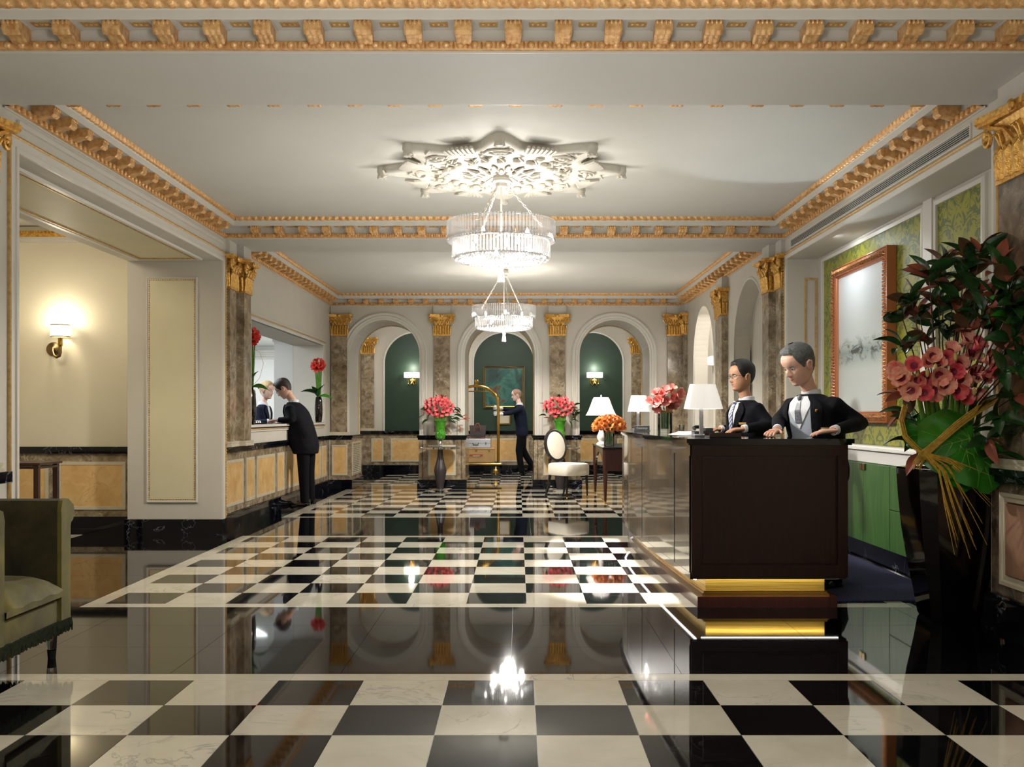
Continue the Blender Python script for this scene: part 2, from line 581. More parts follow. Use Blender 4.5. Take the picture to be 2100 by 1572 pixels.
M['pet'] = petal('coral_petal', srgb(234, 118, 108), srgb(248, 194, 164))
M['petr'] = petal('rose_petal', srgb(220, 52, 80), srgb(244, 130, 120))
M['petred'] = petal('red_petal', srgb(206, 34, 34), srgb(240, 84, 64))
M['petp'] = petal('pink_petal', srgb(232, 92, 100), srgb(250, 176, 156))
M['peto'] = petal('orange_petal', srgb(222, 96, 60), srgb(246, 168, 76))
M['throat'] = simple('flower_throat', srgb(120, 20, 50), 0.5)
M['cane'] = simple('caramel_hardside', srgb(190, 150, 96), 0.3, coat=0.4)
M['canered'] = simple('red_brown_leather', srgb(150, 74, 46), 0.4)
M['tote'] = simple('charcoal_tote_canvas', srgb(66, 58, 60), 0.6, vary=0.2, scale=60)
M['totel'] = simple('tan_leather_trim', srgb(140, 76, 48), 0.4)
M['rubber'] = simple('black_rubber', srgb(18, 18, 18), 0.5)
M['cartwood'] = simple('cart_deck_carpet', srgb(40, 52, 44), 0.9)
M['ventd'] = simple('dark_duct', srgb(18, 22, 30), 0.8)
M['copper'] = gold_mat('copper_gilt_frame', srgb(214, 156, 104), srgb(140, 78, 46), 0.32, bs=150, scale=60)
M['copperp'] = simple('copper_painted_wood', srgb(180, 108, 66), 0.3, 0.2)
M['nameplate'] = simple('smoked_nameplate', srgb(70, 70, 72), 0.2)
M['letter'] = simple('silver_lettering', srgb(176, 174, 168), 0.4)
M['phone'] = simple('black_plastic', srgb(26, 30, 38), 0.3)

# flower glass: thin coloured glass
def glass(name, col, tr=0.75, rough=0.02):
    t = NT(name)
    a = t.n('ShaderNodeBsdfTransparent'); a.inputs[0].default_value = col
    g = t.n('ShaderNodeBsdfGlossy'); g.inputs['Roughness'].default_value = rough
    fr = t.n('ShaderNodeFresnel'); fr.inputs[0].default_value = 1.5
    mx = t.n('ShaderNodeMixShader')
    t.l(t.math('ADD', t.math('MULTIPLY', fr.outputs[0], 1.0), 1 - tr), mx.inputs[0])
    t.l(a.outputs[0], mx.inputs[1]); t.l(g.outputs[0], mx.inputs[2])
    t.l(mx.outputs[0], t.out.inputs[0])
    return t.mat


M['glass'] = glass('clear_glass', (0.93, 0.96, 0.95, 1), 0.93)
M['greenglass'] = simple('green_glass', srgb(60, 140, 22), 0.05, vary=0.35, scale=22, coat=0.7)
M['smoke'] = simple('dark_smoked_glass', srgb(22, 14, 12), 0.05, vary=0.2, scale=10, coat=0.6)
# cut crystal: clear, glossy and scattering a little of the bulbs' light
def crystal(name, body, scat):
    t = NT(name)
    a = t.n('ShaderNodeBsdfTransparent'); a.inputs[0].default_value = (1, 1, 1, 1)
    g = t.n('ShaderNodeBsdfGlossy'); g.inputs['Roughness'].default_value = 0.08
    d = t.n('ShaderNodeBsdfTranslucent'); d.inputs[0].default_value = (1, 1, 1, 1)
    m1 = t.n('ShaderNodeMixShader'); m1.inputs[0].default_value = scat
    t.l(g.outputs[0], m1.inputs[1]); t.l(d.outputs[0], m1.inputs[2])
    m2 = t.n('ShaderNodeMixShader'); m2.inputs[0].default_value = body
    t.l(a.outputs[0], m2.inputs[1]); t.l(m1.outputs[0], m2.inputs[2]); t.l(m2.outputs[0], t.out.inputs[0])
    return t.mat


M['crystal'] = crystal('crystal_rod', .45, .16)
M['crystal2'] = crystal('crystal_bead', .30, .03)


def emis(name, c, s):
    t = NT(name)
    e = t.n('ShaderNodeEmission'); e.inputs[0].default_value = c; e.inputs[1].default_value = s
    t.l(e.outputs[0], t.out.inputs[0])
    return t.mat


M['bulb'] = emis('lamp_bulb', (1, 0.95, 0.88, 1), 30)
M['led'] = emis('led_strip', (1, 0.97, .93, 1), 4)
def shade(name, c, s):
    t = NT(name)
    t.color(c); t.set(0.8, em=c, es=s)
    return t.mat
M['shade'] = shade('lit_white_shade', srgb(240, 236, 228), 0.42)
M['shadew'] = shade('lit_sconce_shade', srgb(255, 246, 232), 2.2)
M['shadeb'] = shade('lit_pleated_shade', srgb(250, 246, 240), 0.5)

# damask wallpaper: mirrored repeat of distorted scrolls
_t = NT('green_damask')
_g = _t.n('ShaderNodeNewGeometry'); _s = _t.n('ShaderNodeSeparateXYZ'); _t.l(_g.outputs['Position'], _s.inputs[0])
_y = _t.math('PINGPONG', _s.outputs[1], 0.31)
_row = _t.math('FLOOR', _t.math('DIVIDE', _s.outputs[2], 0.62))
_z = _t.math('MODULO', _s.outputs[2], 0.62)
_cc = _t.n('ShaderNodeCombineXYZ'); _t.l(_y, _cc.inputs[0]); _t.l(_z, _cc.inputs[1])
_n1 = _t.n('ShaderNodeTexNoise'); _n1.inputs['Scale'].default_value = 4.6; _n1.inputs['Detail'].default_value = 2.0; _n1.inputs['Distortion'].default_value = 2.2
_t.l(_cc.outputs[0], _n1.inputs['Vector'])
_w = _t.math('SINE', _t.math('MULTIPLY', _n1.outputs['Fac'], 34.0))
_n2 = _t.noise(_cc.outputs[0], 5, 1, 0.5, 0.6)
_msk = _t.math('MULTIPLY', _t.ramp(_w, [(0.45, (0, 0, 0, 1)), (0.55, (1, 1, 1, 1))]), _t.ramp(_n2, [(0.33, (0, 0, 0, 1)), (0.37, (1, 1, 1, 1))]))
_t.color(_t.mix(_msk, srgb(148, 146, 40), srgb(92, 104, 58)))
_t.set(0.45, 0.0); _t.bump(_msk, 0.3, 0.004)
M['damask'] = _t.mat

# misty abstract painting (flat picture)
_t = NT('misty_painting')
_g = _t.n('ShaderNodeTexCoord'); _s = _t.n('ShaderNodeSeparateXYZ'); _t.l(_g.outputs['Generated'], _s.inputs[0])
_v = _g.outputs['Generated']
_h = _s.outputs[2]
_base = _t.ramp(_h, [(0.0, srgb(196, 204, 200)), (0.30, srgb(190, 196, 190)), (0.43, srgb(142, 156, 148)), (0.52, srgb(204, 210, 204)), (1.0, srgb(222, 226, 228))])
_mp = _t.n('ShaderNodeMapping'); _mp.inputs['Scale'].default_value = (1, 1, 2.2); _t.l(_v, _mp.inputs[0])
_nn = _t.noise(_mp.outputs[0], 6, 6, 0.75, 0.6)
_band = _t.math('ABSOLUTE', _t.math('SUBTRACT', _h, 0.44))
_bm = _t.ramp(_band, [(0.0, (1, 1, 1, 1)), (0.11, (0, 0, 0, 1))])
_k = _t.math('MULTIPLY', _t.ramp(_nn, [(0.50, (0, 0, 0, 1)), (0.57, (1, 1, 1, 1))]), _bm)
_t.color(_t.mix(_k, _base, srgb(34, 40, 44)))
_t.set(0.25)
M['painting'] = _t.mat
_t = NT('teal_abstract_painting'); _v = _t.pos((1, 1, 1))
_a = _t.ramp(_t.noise(_v, 2.6, 5, 0.6, 0.8), [(0.3, srgb(24, 34, 30)), (0.48, srgb(30, 84, 78)), (0.56, srgb(60, 110, 96)), (0.62, srgb(96, 60, 34)), (0.75, srgb(60, 30, 24))])
_t.color(_a); _t.set(0.35)
M['teal'] = _t.mat
# ------------------------------------------------------------------ the room
XL, XR, XL2 = -3.14, 2.86, -3.22
ZS, ZC = 3.15, 3.34
B1, B1B, B2, B2B = 5.14, 6.02, 10.54, 11.42
YA, YA2, YB = 17.0, 18.1, 22.0
XN = 3.18            # back of the reception niche
AX = (-2.29, -0.31, 1.66)


def struct(name, mb, mats, label, cat, smooth=False, **k):
    o = mb.build(name, mats, None, smooth, **k)
    return reg(o, label, cat, kind='structure')


# ---- floor: slab, marble tiles, borders, black slabs
fl = MB().box(-7, 4.2, -3.2, 22.2, -0.08, -0.006)
floor = struct('floor', fl, M['grout'], 'polished black and white chequered marble floor', 'floor')
S = 0.404
tm = {}
for nm in ('tilew', 'tileb'):
    b = MB().box(-S / 2 + .0012, S / 2 - .0012, -S / 2 + .0012, S / 2 - .0012, -0.006, 0)
    tm[nm] = b.mesh('tile', M[nm])
rest = MB(); ntile = 0


def lay(x0, y0, nx, ny, dark00, rows_seen=99, cols=None):
    """tiles of one region; the first rows are separate parts, the rest one mesh"""
    global ntile
    for j in range(ny):
        for i in range(nx):
            dk = (i + j) % 2 == dark00
            cx, cy = x0 + (i + .5) * S, y0 + (j + .5) * S
            if j < rows_seen and ntile < 300 and (cols is None or cols[0] <= i < cols[1]):
                put('tile', tm['tileb' if dk else 'tilew'], floor, (cx, cy, 0)); ntile += 1
            else:
                rest.mi = 1 if dk else 0
                rest.box(cx - S / 2 + .0012, cx + S / 2 - .0012, cy - S / 2 + .0012, cy + S / 2 - .0012, -0.006, 0)


def strip(x0, x1, y0, y1, L=1.2):
    long_x = (x1 - x0) > (y1 - y0)
    n = max(1, round(((x1 - x0) if long_x else (y1 - y0)) / L))
    for k in range(n):
        if long_x:
            a, b = x0 + (x1 - x0) * k / n, x0 + (x1 - x0) * (k + 1) / n
            MB().box(a + .0008, b - .0008, y0, y1, -0.006, 0).build('border_strip', M['tilew'], floor)
        else:
            a, b = y0 + (y1 - y0) * k / n, y0 + (y1 - y0) * (k + 1) / n
            MB().box(x0, x1, a + .0008, b - .0008, -0.006, 0).build('border_strip', M['tilew'], floor)


def slabs(x0, x1, y0, y1, sx=0.81, sy=0.85):
    nx, ny = max(1, round((x1 - x0) / sx)), max(1, round((y1 - y0) / sy))
    for i in range(nx):
        for j in range(ny):
            a, b = x0 + (x1 - x0) * i / nx, x0 + (x1 - x0) * (i + 1) / nx
            c, d = y0 + (y1 - y0) * j / ny, y0 + (y1 - y0) * (j + 1) / ny
            MB().box(a + .001, b - .001, c + .001, d - .001, -0.006, 0).build('black_slab', M['tileb'], floor)


lay(-2.77, 6.64, 13, 9, 0)
# front region: column lines at 0.074 + k*S, first row under the far border
FX0 = 0.074 - 9 * S
for j in range(4):
    for i in range(2, 16):
        dk = (i + j) % 2 == 0
        put('tile', tm['tileb' if dk else 'tilew'], floor, (FX0 + (i + .5) * S, 4.715 - (j + .5) * S, 0)); ntile += 1
for j in range(4, 19):
    for i in range(1, 16):
        rest.mi = 1 if (i + j) % 2 == 0 else 0
        cx, cy = FX0 + (i + .5) * S, 4.715 - (j + .5) * S
        rest.box(cx - S / 2 + .0012, cx + S / 2 - .0012, cy - S / 2 + .0012, cy + S / 2 - .0012, -0.006, 0)
lay(-2.77, 12.37, 13, 11, 0)
lay(-2.77, 17.85, 14, 9, 0, rows_seen=0)
reg(rest.build('distant_tiles', [M['tilew'], M['tileb']], floor), kind='stuff')
strip(-3.8, 2.98, 4.716, 4.83, 1.4)
for (a, b, c, d) in ((-2.89, 2.602, 6.52, 6.638), (-2.89, 2.602, 10.278, 10.40), (-2.93, 2.602, 12.25, 12.368), (-2.93, 2.602, 16.816, 16.93)):
    strip(a, b, c, d)
strip(-2.89, -2.772, 6.64, 10.276); strip(2.484, 2.602, 6.64, 10.276)
strip(-2.93, -2.772, 12.37, 16.81); strip(2.484, 2.602, 12.37, 16.81)
strip(-2.93, 2.95, 17.72, 17.848, 1.4)
slabs(-4.2, 3.3, 4.832, 6.518, 0.81, 0.56)
slabs(-4.6, -2.892, 6.52, 10.4, 0.85, 0.65); slabs(2.604, 3.3, 6.52, 10.4, 0.7, 0.97)
slabs(-4.6, 3.3, 10.402, 12.248, 0.81, 0.62)
slabs(-3.4, -2.932, 12.25, 16.93, 0.5, 0.95); slabs(2.604, 3.1, 12.25, 16.93, 0.5, 1.2)
slabs(-3.6, 3.3, 16.932, 17.718, 0.8, 0.8); slabs(-3.6, 3.3, 21.49, 22.0, 0.9, 0.6)
slabs(-3.6, -2.772, 17.85, 21.49, 0.9, 0.9); slabs(2.884, 3.3, 17.85, 21.49, 0.6, 0.9)
slabs(-6.6, -4.2, 4.9, 6.3, 0.8, 0.7)
# alcove: white outlined chequer
strip(-6.5, -4.62, 10.42, 10.5, 1.0); strip(-4.74, -4.62, 6.5, 10.41, 1.3)
slabs(-6.5, -4.62, 10.5, 10.9, .9, .4); slabs(-6.6, -4.74, 6.3, 10.41, 0.62, 0.82)

# ---- ceilings
ce = MB()
ce.box(-3.2, 2.95, -3.2, B1 + .05, ZC, ZC + .1)
ce.box(XL - .05, XR + .05, B1B - .05, B2 + .05, ZC, ZC + .1)
ce.box(XL2 - .05, XR + .05, B2B - .05, YA + .05, ZC, ZC + .1)
ce.box(-6.7, -4.1, 6.1, 10.9, 3.32, 3.42)
ce.box(-3.7, 3.4, YA2, YB + .1, 3.34, 3.44)
ceiling = struct('ceiling', ce, M['ceil'], 'pale coffered plaster ceiling over the lobby bays', 'ceiling')
for nm, y0, y1, lb in (('trim_1', B1, B1B, 'wide plain plaster beam nearest the viewer, above the front cornice'),
                       ('trim_2', B2, B2B, 'plain plaster beam between the two chandeliers')):
    struct(nm, MB().box(-3.22, XR + .4, y0, y1, ZS, ZC + .02), M['ceil'], lb, 'beam')


# ---- modillion cornice
def leaf_strip(mb, L, q0, z0, q1, z1, pitch, amp, T):
    """gilded leaf crown: a cove from (q0,z0) to (q1,z1) with a repeating leaf relief; T(s,q,z)"""
    n = max(4, int(L / pitch * 6))
    P = []
    for i in range(n + 1):
        s = i / n
        ph = s * L / pitch * 2 * pi
        row = []
        for k in range(6):
            t = k / 5
            q = q0 + (q1 - q0) * t; z = z0 + (z1 - z0) * t
            bulge = amp * sin(pi * t) * (0.8 + 0.7 * cos(ph + 1.3 * t * 2))
            row.append((s, q + bulge * 0.7, z - bulge))
        P.append(row)
    G = []
    for row in P:
        G.append([T(s, q, z) for s, q, z in row])
    mb.grid(G)


# one modillion (scroll bracket): local x = along the wall, y = out of the wall, z up (0 = soffit)
def modillion_mesh():
    b = MB()
    prof = [(0.0, -0.072), (0.02, -0.082), (0.045, -0.082), (0.075, -0.070), (0.100, -0.062), (0.13, -0.070), (0.149, -0.054), (0.150, -0.020), (0.142, -0.004), (0.0, -0.004)]
    w = 0.044
    n = 10
    P = []
    for i in range(n + 1):
        u = -w + 2 * w * i / n
        rib = 0.0045 * abs(cos(u / w * pi * 1.5))
        taper = 1
        P.append([(u * (0.82 + 0.18 * min(1, q / .12)), q + (rib if 0 < k < 8 else 0), z - (rib if 0 < k < 7 else 0)) for k, (q, z) in enumerate(prof)])
    b.grid(P)
    for e in (0, n):
        base = len(b.v); b.v += P[e]; b.f.append(tuple(range(base, base + len(prof)))); b.m.append(0)
    for k in range(4):
        b.ball((-0.033 + 0.022 * k, 0.147, -0.016), 0.0125, 7, 5, (0.8, 1, 1.1))
    b.mi = 1
    b.box(-0.05, 0.05, 0.0, 0.15, -0.004, 0.0)
    return b.mesh('bracket', [M['gold'], M['trim']], True, fix=False)


MOD = modillion_mesh()
cof = MB(); cof.mi = 0; cof.box(-0.046, 0.046, 0.05, 0.112, -0.004, 0.0); cof.mi = 1
for i in range(3):
    cof.ball((-0.027 + i * .027, 0.081, -0.004), 0.011, 6, 4, (1, 1, .5))
COFF = cof.mesh('coffer_panel', [M['goldline'], M['gold']], True, fix=False)
eg = MB(); eg.ball((0, 0.0, 0), 0.021, 9, 6, (1.0, 0.75, 1.0)); EGG = eg.mesh('egg', M['gold'], True)


def cornice(name, A, B, nrm, label, eggs='stuff', ea=1, eb=1, drop=0.0):
    """A, B ground points of the wall line (left to right seen from the room); nrm points into the room"""
    A = Vector(A); B = Vector(B); N = Vector(nrm); D = (B - A).normalized(); L = (B - A).length
    def T(u, q, z):   # u metres along, mitred at the inner corners
        f = u / L
        uu = (ea * q) + (L - (ea + eb) * q) * f
        p = A + D * uu + N * q
        return (p.x, p.y, z)
    z0 = ZS - drop
    root = MB()
    prof = [(0, z0 - .012), (.012, z0 - .012), (.012, z0), (.03, z0 + .002), (.03, z0 + .042), (.012, z0 + .046), (.012, ZC - .085), (.155, ZC - .085),
            (.155, ZC - .09), (.165, ZC - .09), (.168, ZC - .045), (.172, ZC - .038), (.172, ZC - .034)]
    root.grid([[T(0, q, z) for q, z in prof], [T(L, q, z) for q, z in prof]])
    o = struct(name, root, M['trim'], label, 'cornice', fix=False)
    g = MB()
    leaf_strip(g, L, .165, ZC - .038, .205, ZC + .002, 0.075, 0.012, lambda s, q, z: T(s * L, q, z))
    g.build('gold_crown', M['gold'], o, True, fix=False)
    g = MB()
    g.grid([[T(0, q, z) for q, z in ((.028, z0 + .044), (.034, z0 + .04), (.034, z0 + .002), (.014, z0 - .002))],
            [T(L, q, z) for q, z in ((.028, z0 + .044), (.034, z0 + .04), (.034, z0 + .002), (.014, z0 - .002))]])
    g.build('egg_band', M['gold'], o, fix=False)
    ang = atan2(D.y, D.x)
    flip = N.x * (-D.y) + N.y * D.x
    if flip < 0: ang += pi
    nE = int(L / 0.0724)
    st = MB()
    for k in range(nE):
        u = (k + .5) * L / nE
        p = A + D * u + N * .038
        if eggs == 'parts' and 18 < k < nE - 0:
            put('egg', EGG, o, (p.x, p.y, z0 + .021), (0, 0, ang))
        else:
            st.ball((p.x, p.y, z0 + .021), .020, 6, 4)
        p2 = p + D * (L / nE / 2) - N * .004
        w = .004
        st.ball((p2.x, p2.y, z0 + .021), .020, 4, 4, (.3, .7, 1.05))
    reg(st.build('bead_row', M['gold'], o, True, fix=False), kind='stuff')
    n = round(L / 0.25)
    for k in range(n):
        u = (k + .5) * L / n
        if u < 0.13 or u > L - 0.13: continue
        p = A + D * u + N * .012
        put('bracket', MOD, o, (p.x, p.y, ZC - .0855), (0, 0, ang))
        if k < n - 1:
            p = A + D * (u + L / n / 2) + N * .012
            put('coffer_panel', COFF, o, (p.x, p.y, ZC - .0852), (0, 0, ang))
    return o


def c_order(n): return n
cornice('trim_3', (-4.2, B1), (3.9, B1), (0, -1), 'gilded modillion cornice along the top edge of the picture', eggs='parts', ea=0, eb=0)
cornice('trim_4', (XL, B2), (XR, B2), (0, -1), 'gilded cornice across the beam behind the nearer chandelier')
cornice('trim_5', (XL, B1B), (XL, B2), (1, 0), 'gilded cornice above the opening to the sconce alcove')
cornice('trim_6', (XR, B1B), (XR, B2), (-1, 0), 'gilded cornice above the air grille and green damask niche')
cornice('trim_7', (XL, B1B), (XR, B1B), (0, 1), 'gilded cornice on the rear face of the nearest beam, only its tips showing', drop=-.014)
cornice('trim_8', (XL2, YA), (XR, YA), (0, -1), 'gilded cornice above the three arches')
cornice('trim_9', (XL2, B2B), (XL2, YA), (1, 0), 'gilded cornice above the cashier window')
cornice('trim_10', (XR, B2B), (XR, YA), (-1, 0), 'gilded cornice above the two arched niches on the side wall')

# ---- left wall of the first bay: opening to the alcove
w = MB()
w.box(-4.14, XL, 6.2, 10.5, 2.90, 3.45)            # lintel
w.box(-4.14, XL, 4.9, 6.2, 0, 3.45)                # near pier
w.box(-4.14, XL, 10.5, 10.6, 0, 3.45); w.box(-4.14, XL, 10.6, 11.6, .915, 3.45); w.box(-4.14, XL2 - .06, 10.6, 11.6, 0, .915)   # far pier
w.box(-3.3, XL, -3.2, 4.9, 0, 3.45)
wall_left = struct('wall_left', w, M['wall'], 'pale plaster piers and lintel framing the opening to the sconce alcove', 'wall')
# mouldings on the lintel
for q, z, h, mt in ((.02, 3.075, .03, 'trim'),):
    MB().box(XL, XL + q, 6.2, 10.5, z, z + h).build('fillet', M[mt], wall_left)
g = MB()
sweep(g, [(6.2, 0), (6.2, 2.9), (10.5, 2.9), (10.5, 0)], [(0, 0), (.0, .018), (.03, .02), (.035, .01), (.095, .01), (.1, .0)], FX(XL, 1))
g.build('casing', M['trim'], wall_left, fix=False)
g = MB()
sweep(g, [(6.1, .0), (6.1, 3.0), (10.6, 3.0), (10.6, .17)], [(-.012, 0), (-.01, .014), (.0, .02), (.01, .014), (.012, 0)], FX(XL, 1))
for z in [0.2 + k * .03 for k in range(93)]:
    g.ball((XL + .018, 10.6, z), .011, 6, 4)
g.build('gold_bead', M['goldline'], wall_left, True, fix=False)
# soffit panel with its gold line
g = MB()
sweep(g, rect(-3.95, -3.33, 6.3, 10.3), [(0.04, 0), (.035, .02), (.0, .02), (-.005, 0)], FZ(2.90))
g.build('soffit_moulding', M['trim'], wall_left, fix=False)
MB().box(-3.95, -3.33, 6.3, 10.3, 2.894, 2.90).build('soffit_panel', M['cream'], wall_left)
g = MB(); sweep(g, rect(-3.93, -3.35, 6.33, 10.27), [(0.0, 0), (0, .012), (-.015, .012), (-.015, 0)], FZ(2.894), True)
g.build('soffit_gold_line', M['goldline'], wall_left, fix=False)
# panelled face of the far pier
g = MB(); sweep(g, rect(-3.936, -3.393, .34, 2.73), [(0, 0), (0, .02), (-.012, .024), (-.02, .012), (-.034, .012), (-.036, 0)], FY(10.5), True)
pm = g.build('panel_moulding', M['trim'], wall_left, fix=False)
MB().box(-3.905, -3.424, 10.488, 10.5, .372, 2.698).build('cream_panel', M['cream'], wall_left)
g = MB()
def beads(g, u0, u1, v0, v1, F, r=.0075, pitch=.024):
    for a, b in (((u0, v0), (u0, v1)), ((u0, v1), (u1, v1)), ((u1, v1), (u1, v0)), ((u1, v0), (u0, v0))):
        L = math.hypot(b[0] - a[0], b[1] - a[1]); n = int(L / pitch)
        for k in range(n):
            t = k / n
            g.ball(F(a[0] + (b[0] - a[0]) * t, a[1] + (b[1] - a[1]) * t, 0), r, 5, 4)
beads(g, -3.905, -3.424, .372, 2.698, FY(10.486))
reg(g.build('gold_beading', M['goldy'], wall_left, True, fix=False), kind='stuff')
# black marble base of the piers
b = MB(); b.box(-4.16, XL + .02, 10.46, 10.615, 0, .165); b.box(-4.16, XL + .02, 6.2, 6.24, 0, .165)
b.box(-6.6, -4.14, 10.75, 10.8, 0, .165)
struct('baseboard_left', b, M['black'], 'black marble base under the cream panelled pier and alcove wall', 'baseboard')

# ---- alcove
w = MB()
w.box(-6.7, -4.14, 10.8, 11.0, 0, 3.4)
w.box(-6.8, -6.6, 6.0, 10.9, 0, 3.4)
w.box(-6.7, -4.14, 6.0, 6.2, 0, 3.4)
wall_alcove = struct('wall_alcove', w, M['alcove'], 'cream fabric-covered alcove wall behind the single sconce', 'wall')
g = MB(); g.box(-6.6, -4.14, 10.72, 10.8, 3.17, 3.195); g.box(-6.6, -4.14, 10.76, 10.8, 3.15, 3.17)
g.build('crown_moulding', M['trim'], wall_alcove)
g = MB()
for k in range(60):
    g.ball((-6.6 + k * .042, 10.745, 3.215), .02, 6, 4)
    g.ball((-6.6 + k * .042, 10.725, 3.25), .02, 5, 4, (.8, .8, .7))
g.box(-6.6, -4.14, 10.73, 10.8, 3.195, 3.265)
reg(g.build('gilded_cornice', M['goldy'], wall_alcove, True, fix=False), kind='stuff')


# ---- dado builder
def dado(parent, F, u0, u1, panels, zt=0.925, zb=0.165, base=True, body='brown', pan='yellow', d=0.04, capd=.05):
    """marble dado on plane F between u0 and u1; panels: list of (u0,u1)"""
    b = MB()
    def bx(a0, a1, z0, z1, d0, d1):
        P = [F(a, z, q) for q in (d0, d1) for z in (z0, z1) for a in (a0, a1)]
        b.add(P, [(0, 1, 3, 2), (4, 6, 7, 5), (0, 2, 6, 4), (1, 5, 7, 3), (0, 4, 5, 1), (2, 3, 7, 6)])
    bx(u0, u1, zb, zt - .075, 0, d)
    b.build('marble_facing', M[body], parent)
    b = MB()
    bx(u0 - .0, u1 + .0, zt - .035, zt, 0, d + capd); bx(u0, u1, zt - .075, zt - .035, 0, d + capd * .55)
    b.build('black_cap', M['black'], parent)
    if base:
        b = MB(); bx(u0, u1, 0, zb, 0, d + .035); bx(u0, u1, zb - .02, zb, 0, d + .02)
        b.build('black_base', M['black'], parent)
    for (p0, p1) in panels:
        z0, z1 = zb + .075, zt - .165
        g = MB(); sweep(g, rect(p0, p1, z0, z1), [(0, 0), (0, .012), (-.035, .012), (-.038, .002), (-.038, 0)], lambda u, v, q: F(u, v, q + d), True)
        g.build('panel_border', M['strip'], parent, fix=False)
        b = MB(); bx(p0 + .036, p1 - .036, z0 + .036, z1 - .036, d, d + .008)
        b.build('panel', M[pan], parent)


dado(wall_alcove, FY(10.8), -6.6, -4.14, [(-5.95, -5.1), (-5.0, -4.26)], base=False)

# ---- left wall of the second bay with the cashier window
w = MB()
F2 = FX(XL2, 1)
w.box(XL2 - .5, XL2, 10.6, 17.0, .9, 1.10); w.box(XL2 - .5, XL2 - .06, 10.6, 17.0, 0, .9)
w.box(XL2 - .5, XL2, 11.6, 17.0, 2.42, 3.45)
w.box(XL2 - .5, XL2, 11.4, 11.86, 1.10, 2.42)
w.box(XL2 - .5, XL2, 16.35, 17.2, 1.10, 2.42)
wall_c = struct('wall_cashier', w, M['wall'], 'plaster wall around the cashier window', 'wall')
dado(wall_c, FX(XL2 - .06, 1), 10.6, 17.0, [(10.96, 11.66), (11.78, 12.15), (12.26, 13.17), (13.3, 13.69), (13.8, 14.7), (14.83, 15.21), (15.33, 16.22), (16.33, 16.7)])
g = MB(); sweep(g, rect(11.86, 16.35, 1.15, 2.42), [(0, -.02), (0, .03), (.03, .035), (.04, .015), (.075, .02), (.085, .02), (.09, 0)], F2, True)
win = g.build('window_frame', M['trim'], None, fix=False)
reg(win, 'painted frame of the cashier window with a thin gold line', 'window', kind='structure'); win.name = 'window_1'
g = MB(); sweep(g, rect(11.81, 16.4, 1.1, 2.47), [(0, .015), (0.0, .028), (.012, .03), (.016, .015)], F2, True)
g.build('gold_line', M['goldline'], win, fix=False)
MB().box(-3.76, XL2 + .03, 11.86, 16.35, 1.105, 1.155, .008).build('sill', M['counter'], win)
MB().box(-3.70, XL2 + .012, 16.325, 16.35, 1.155, 2.42).build('jamb_lining', M['trim'], win)
MB().box(-3.70, XL2 + .012, 11.86, 11.885, 1.155, 2.42).build('jamb_lining', M['trim'], win)
# office behind the window
w = MB()
w.box(-4.09, -3.70, 16.6, 16.8, 0, 2.75)        # grey partition
w.box(-7.0, -3.3, 20.0, 20.2, 0, 2.9)
w.box(-7.2, -7.0, 11.0, 20.2, 0, 2.9)
w.box(-7.0, -3.7, 11.3, 11.6, 0, 2.9)
w.box(-4.09, -3.99, 16.8, 20.0, 0, 2.9)
w.box(-7.0, -3.7, 11.5, 20.1, 2.66, 2.76)
w.box(-3.99, -3.3, 16.8, 20.0, 2.66, 2.76)
wo = struct('wall_office', w, M['white'], 'white office walls seen through the cashier window', 'wall')
g = MB()
for q, z in ((.10, 2.63), (.07, 2.59), (.04, 2.55), (.02, 2.50)):
    g.box(-4.09 - q, -3.70, 16.6 - q, 16.8, z, z + .045)
    g.box(-7.0, -4.09, 20.0 - q, 20.0, z - .1, z - .055)
g.box(-7.0, -4.09, 19.97, 20.0, .95, 1.03)
g.build('crown_moulding', M['trim'], wo)


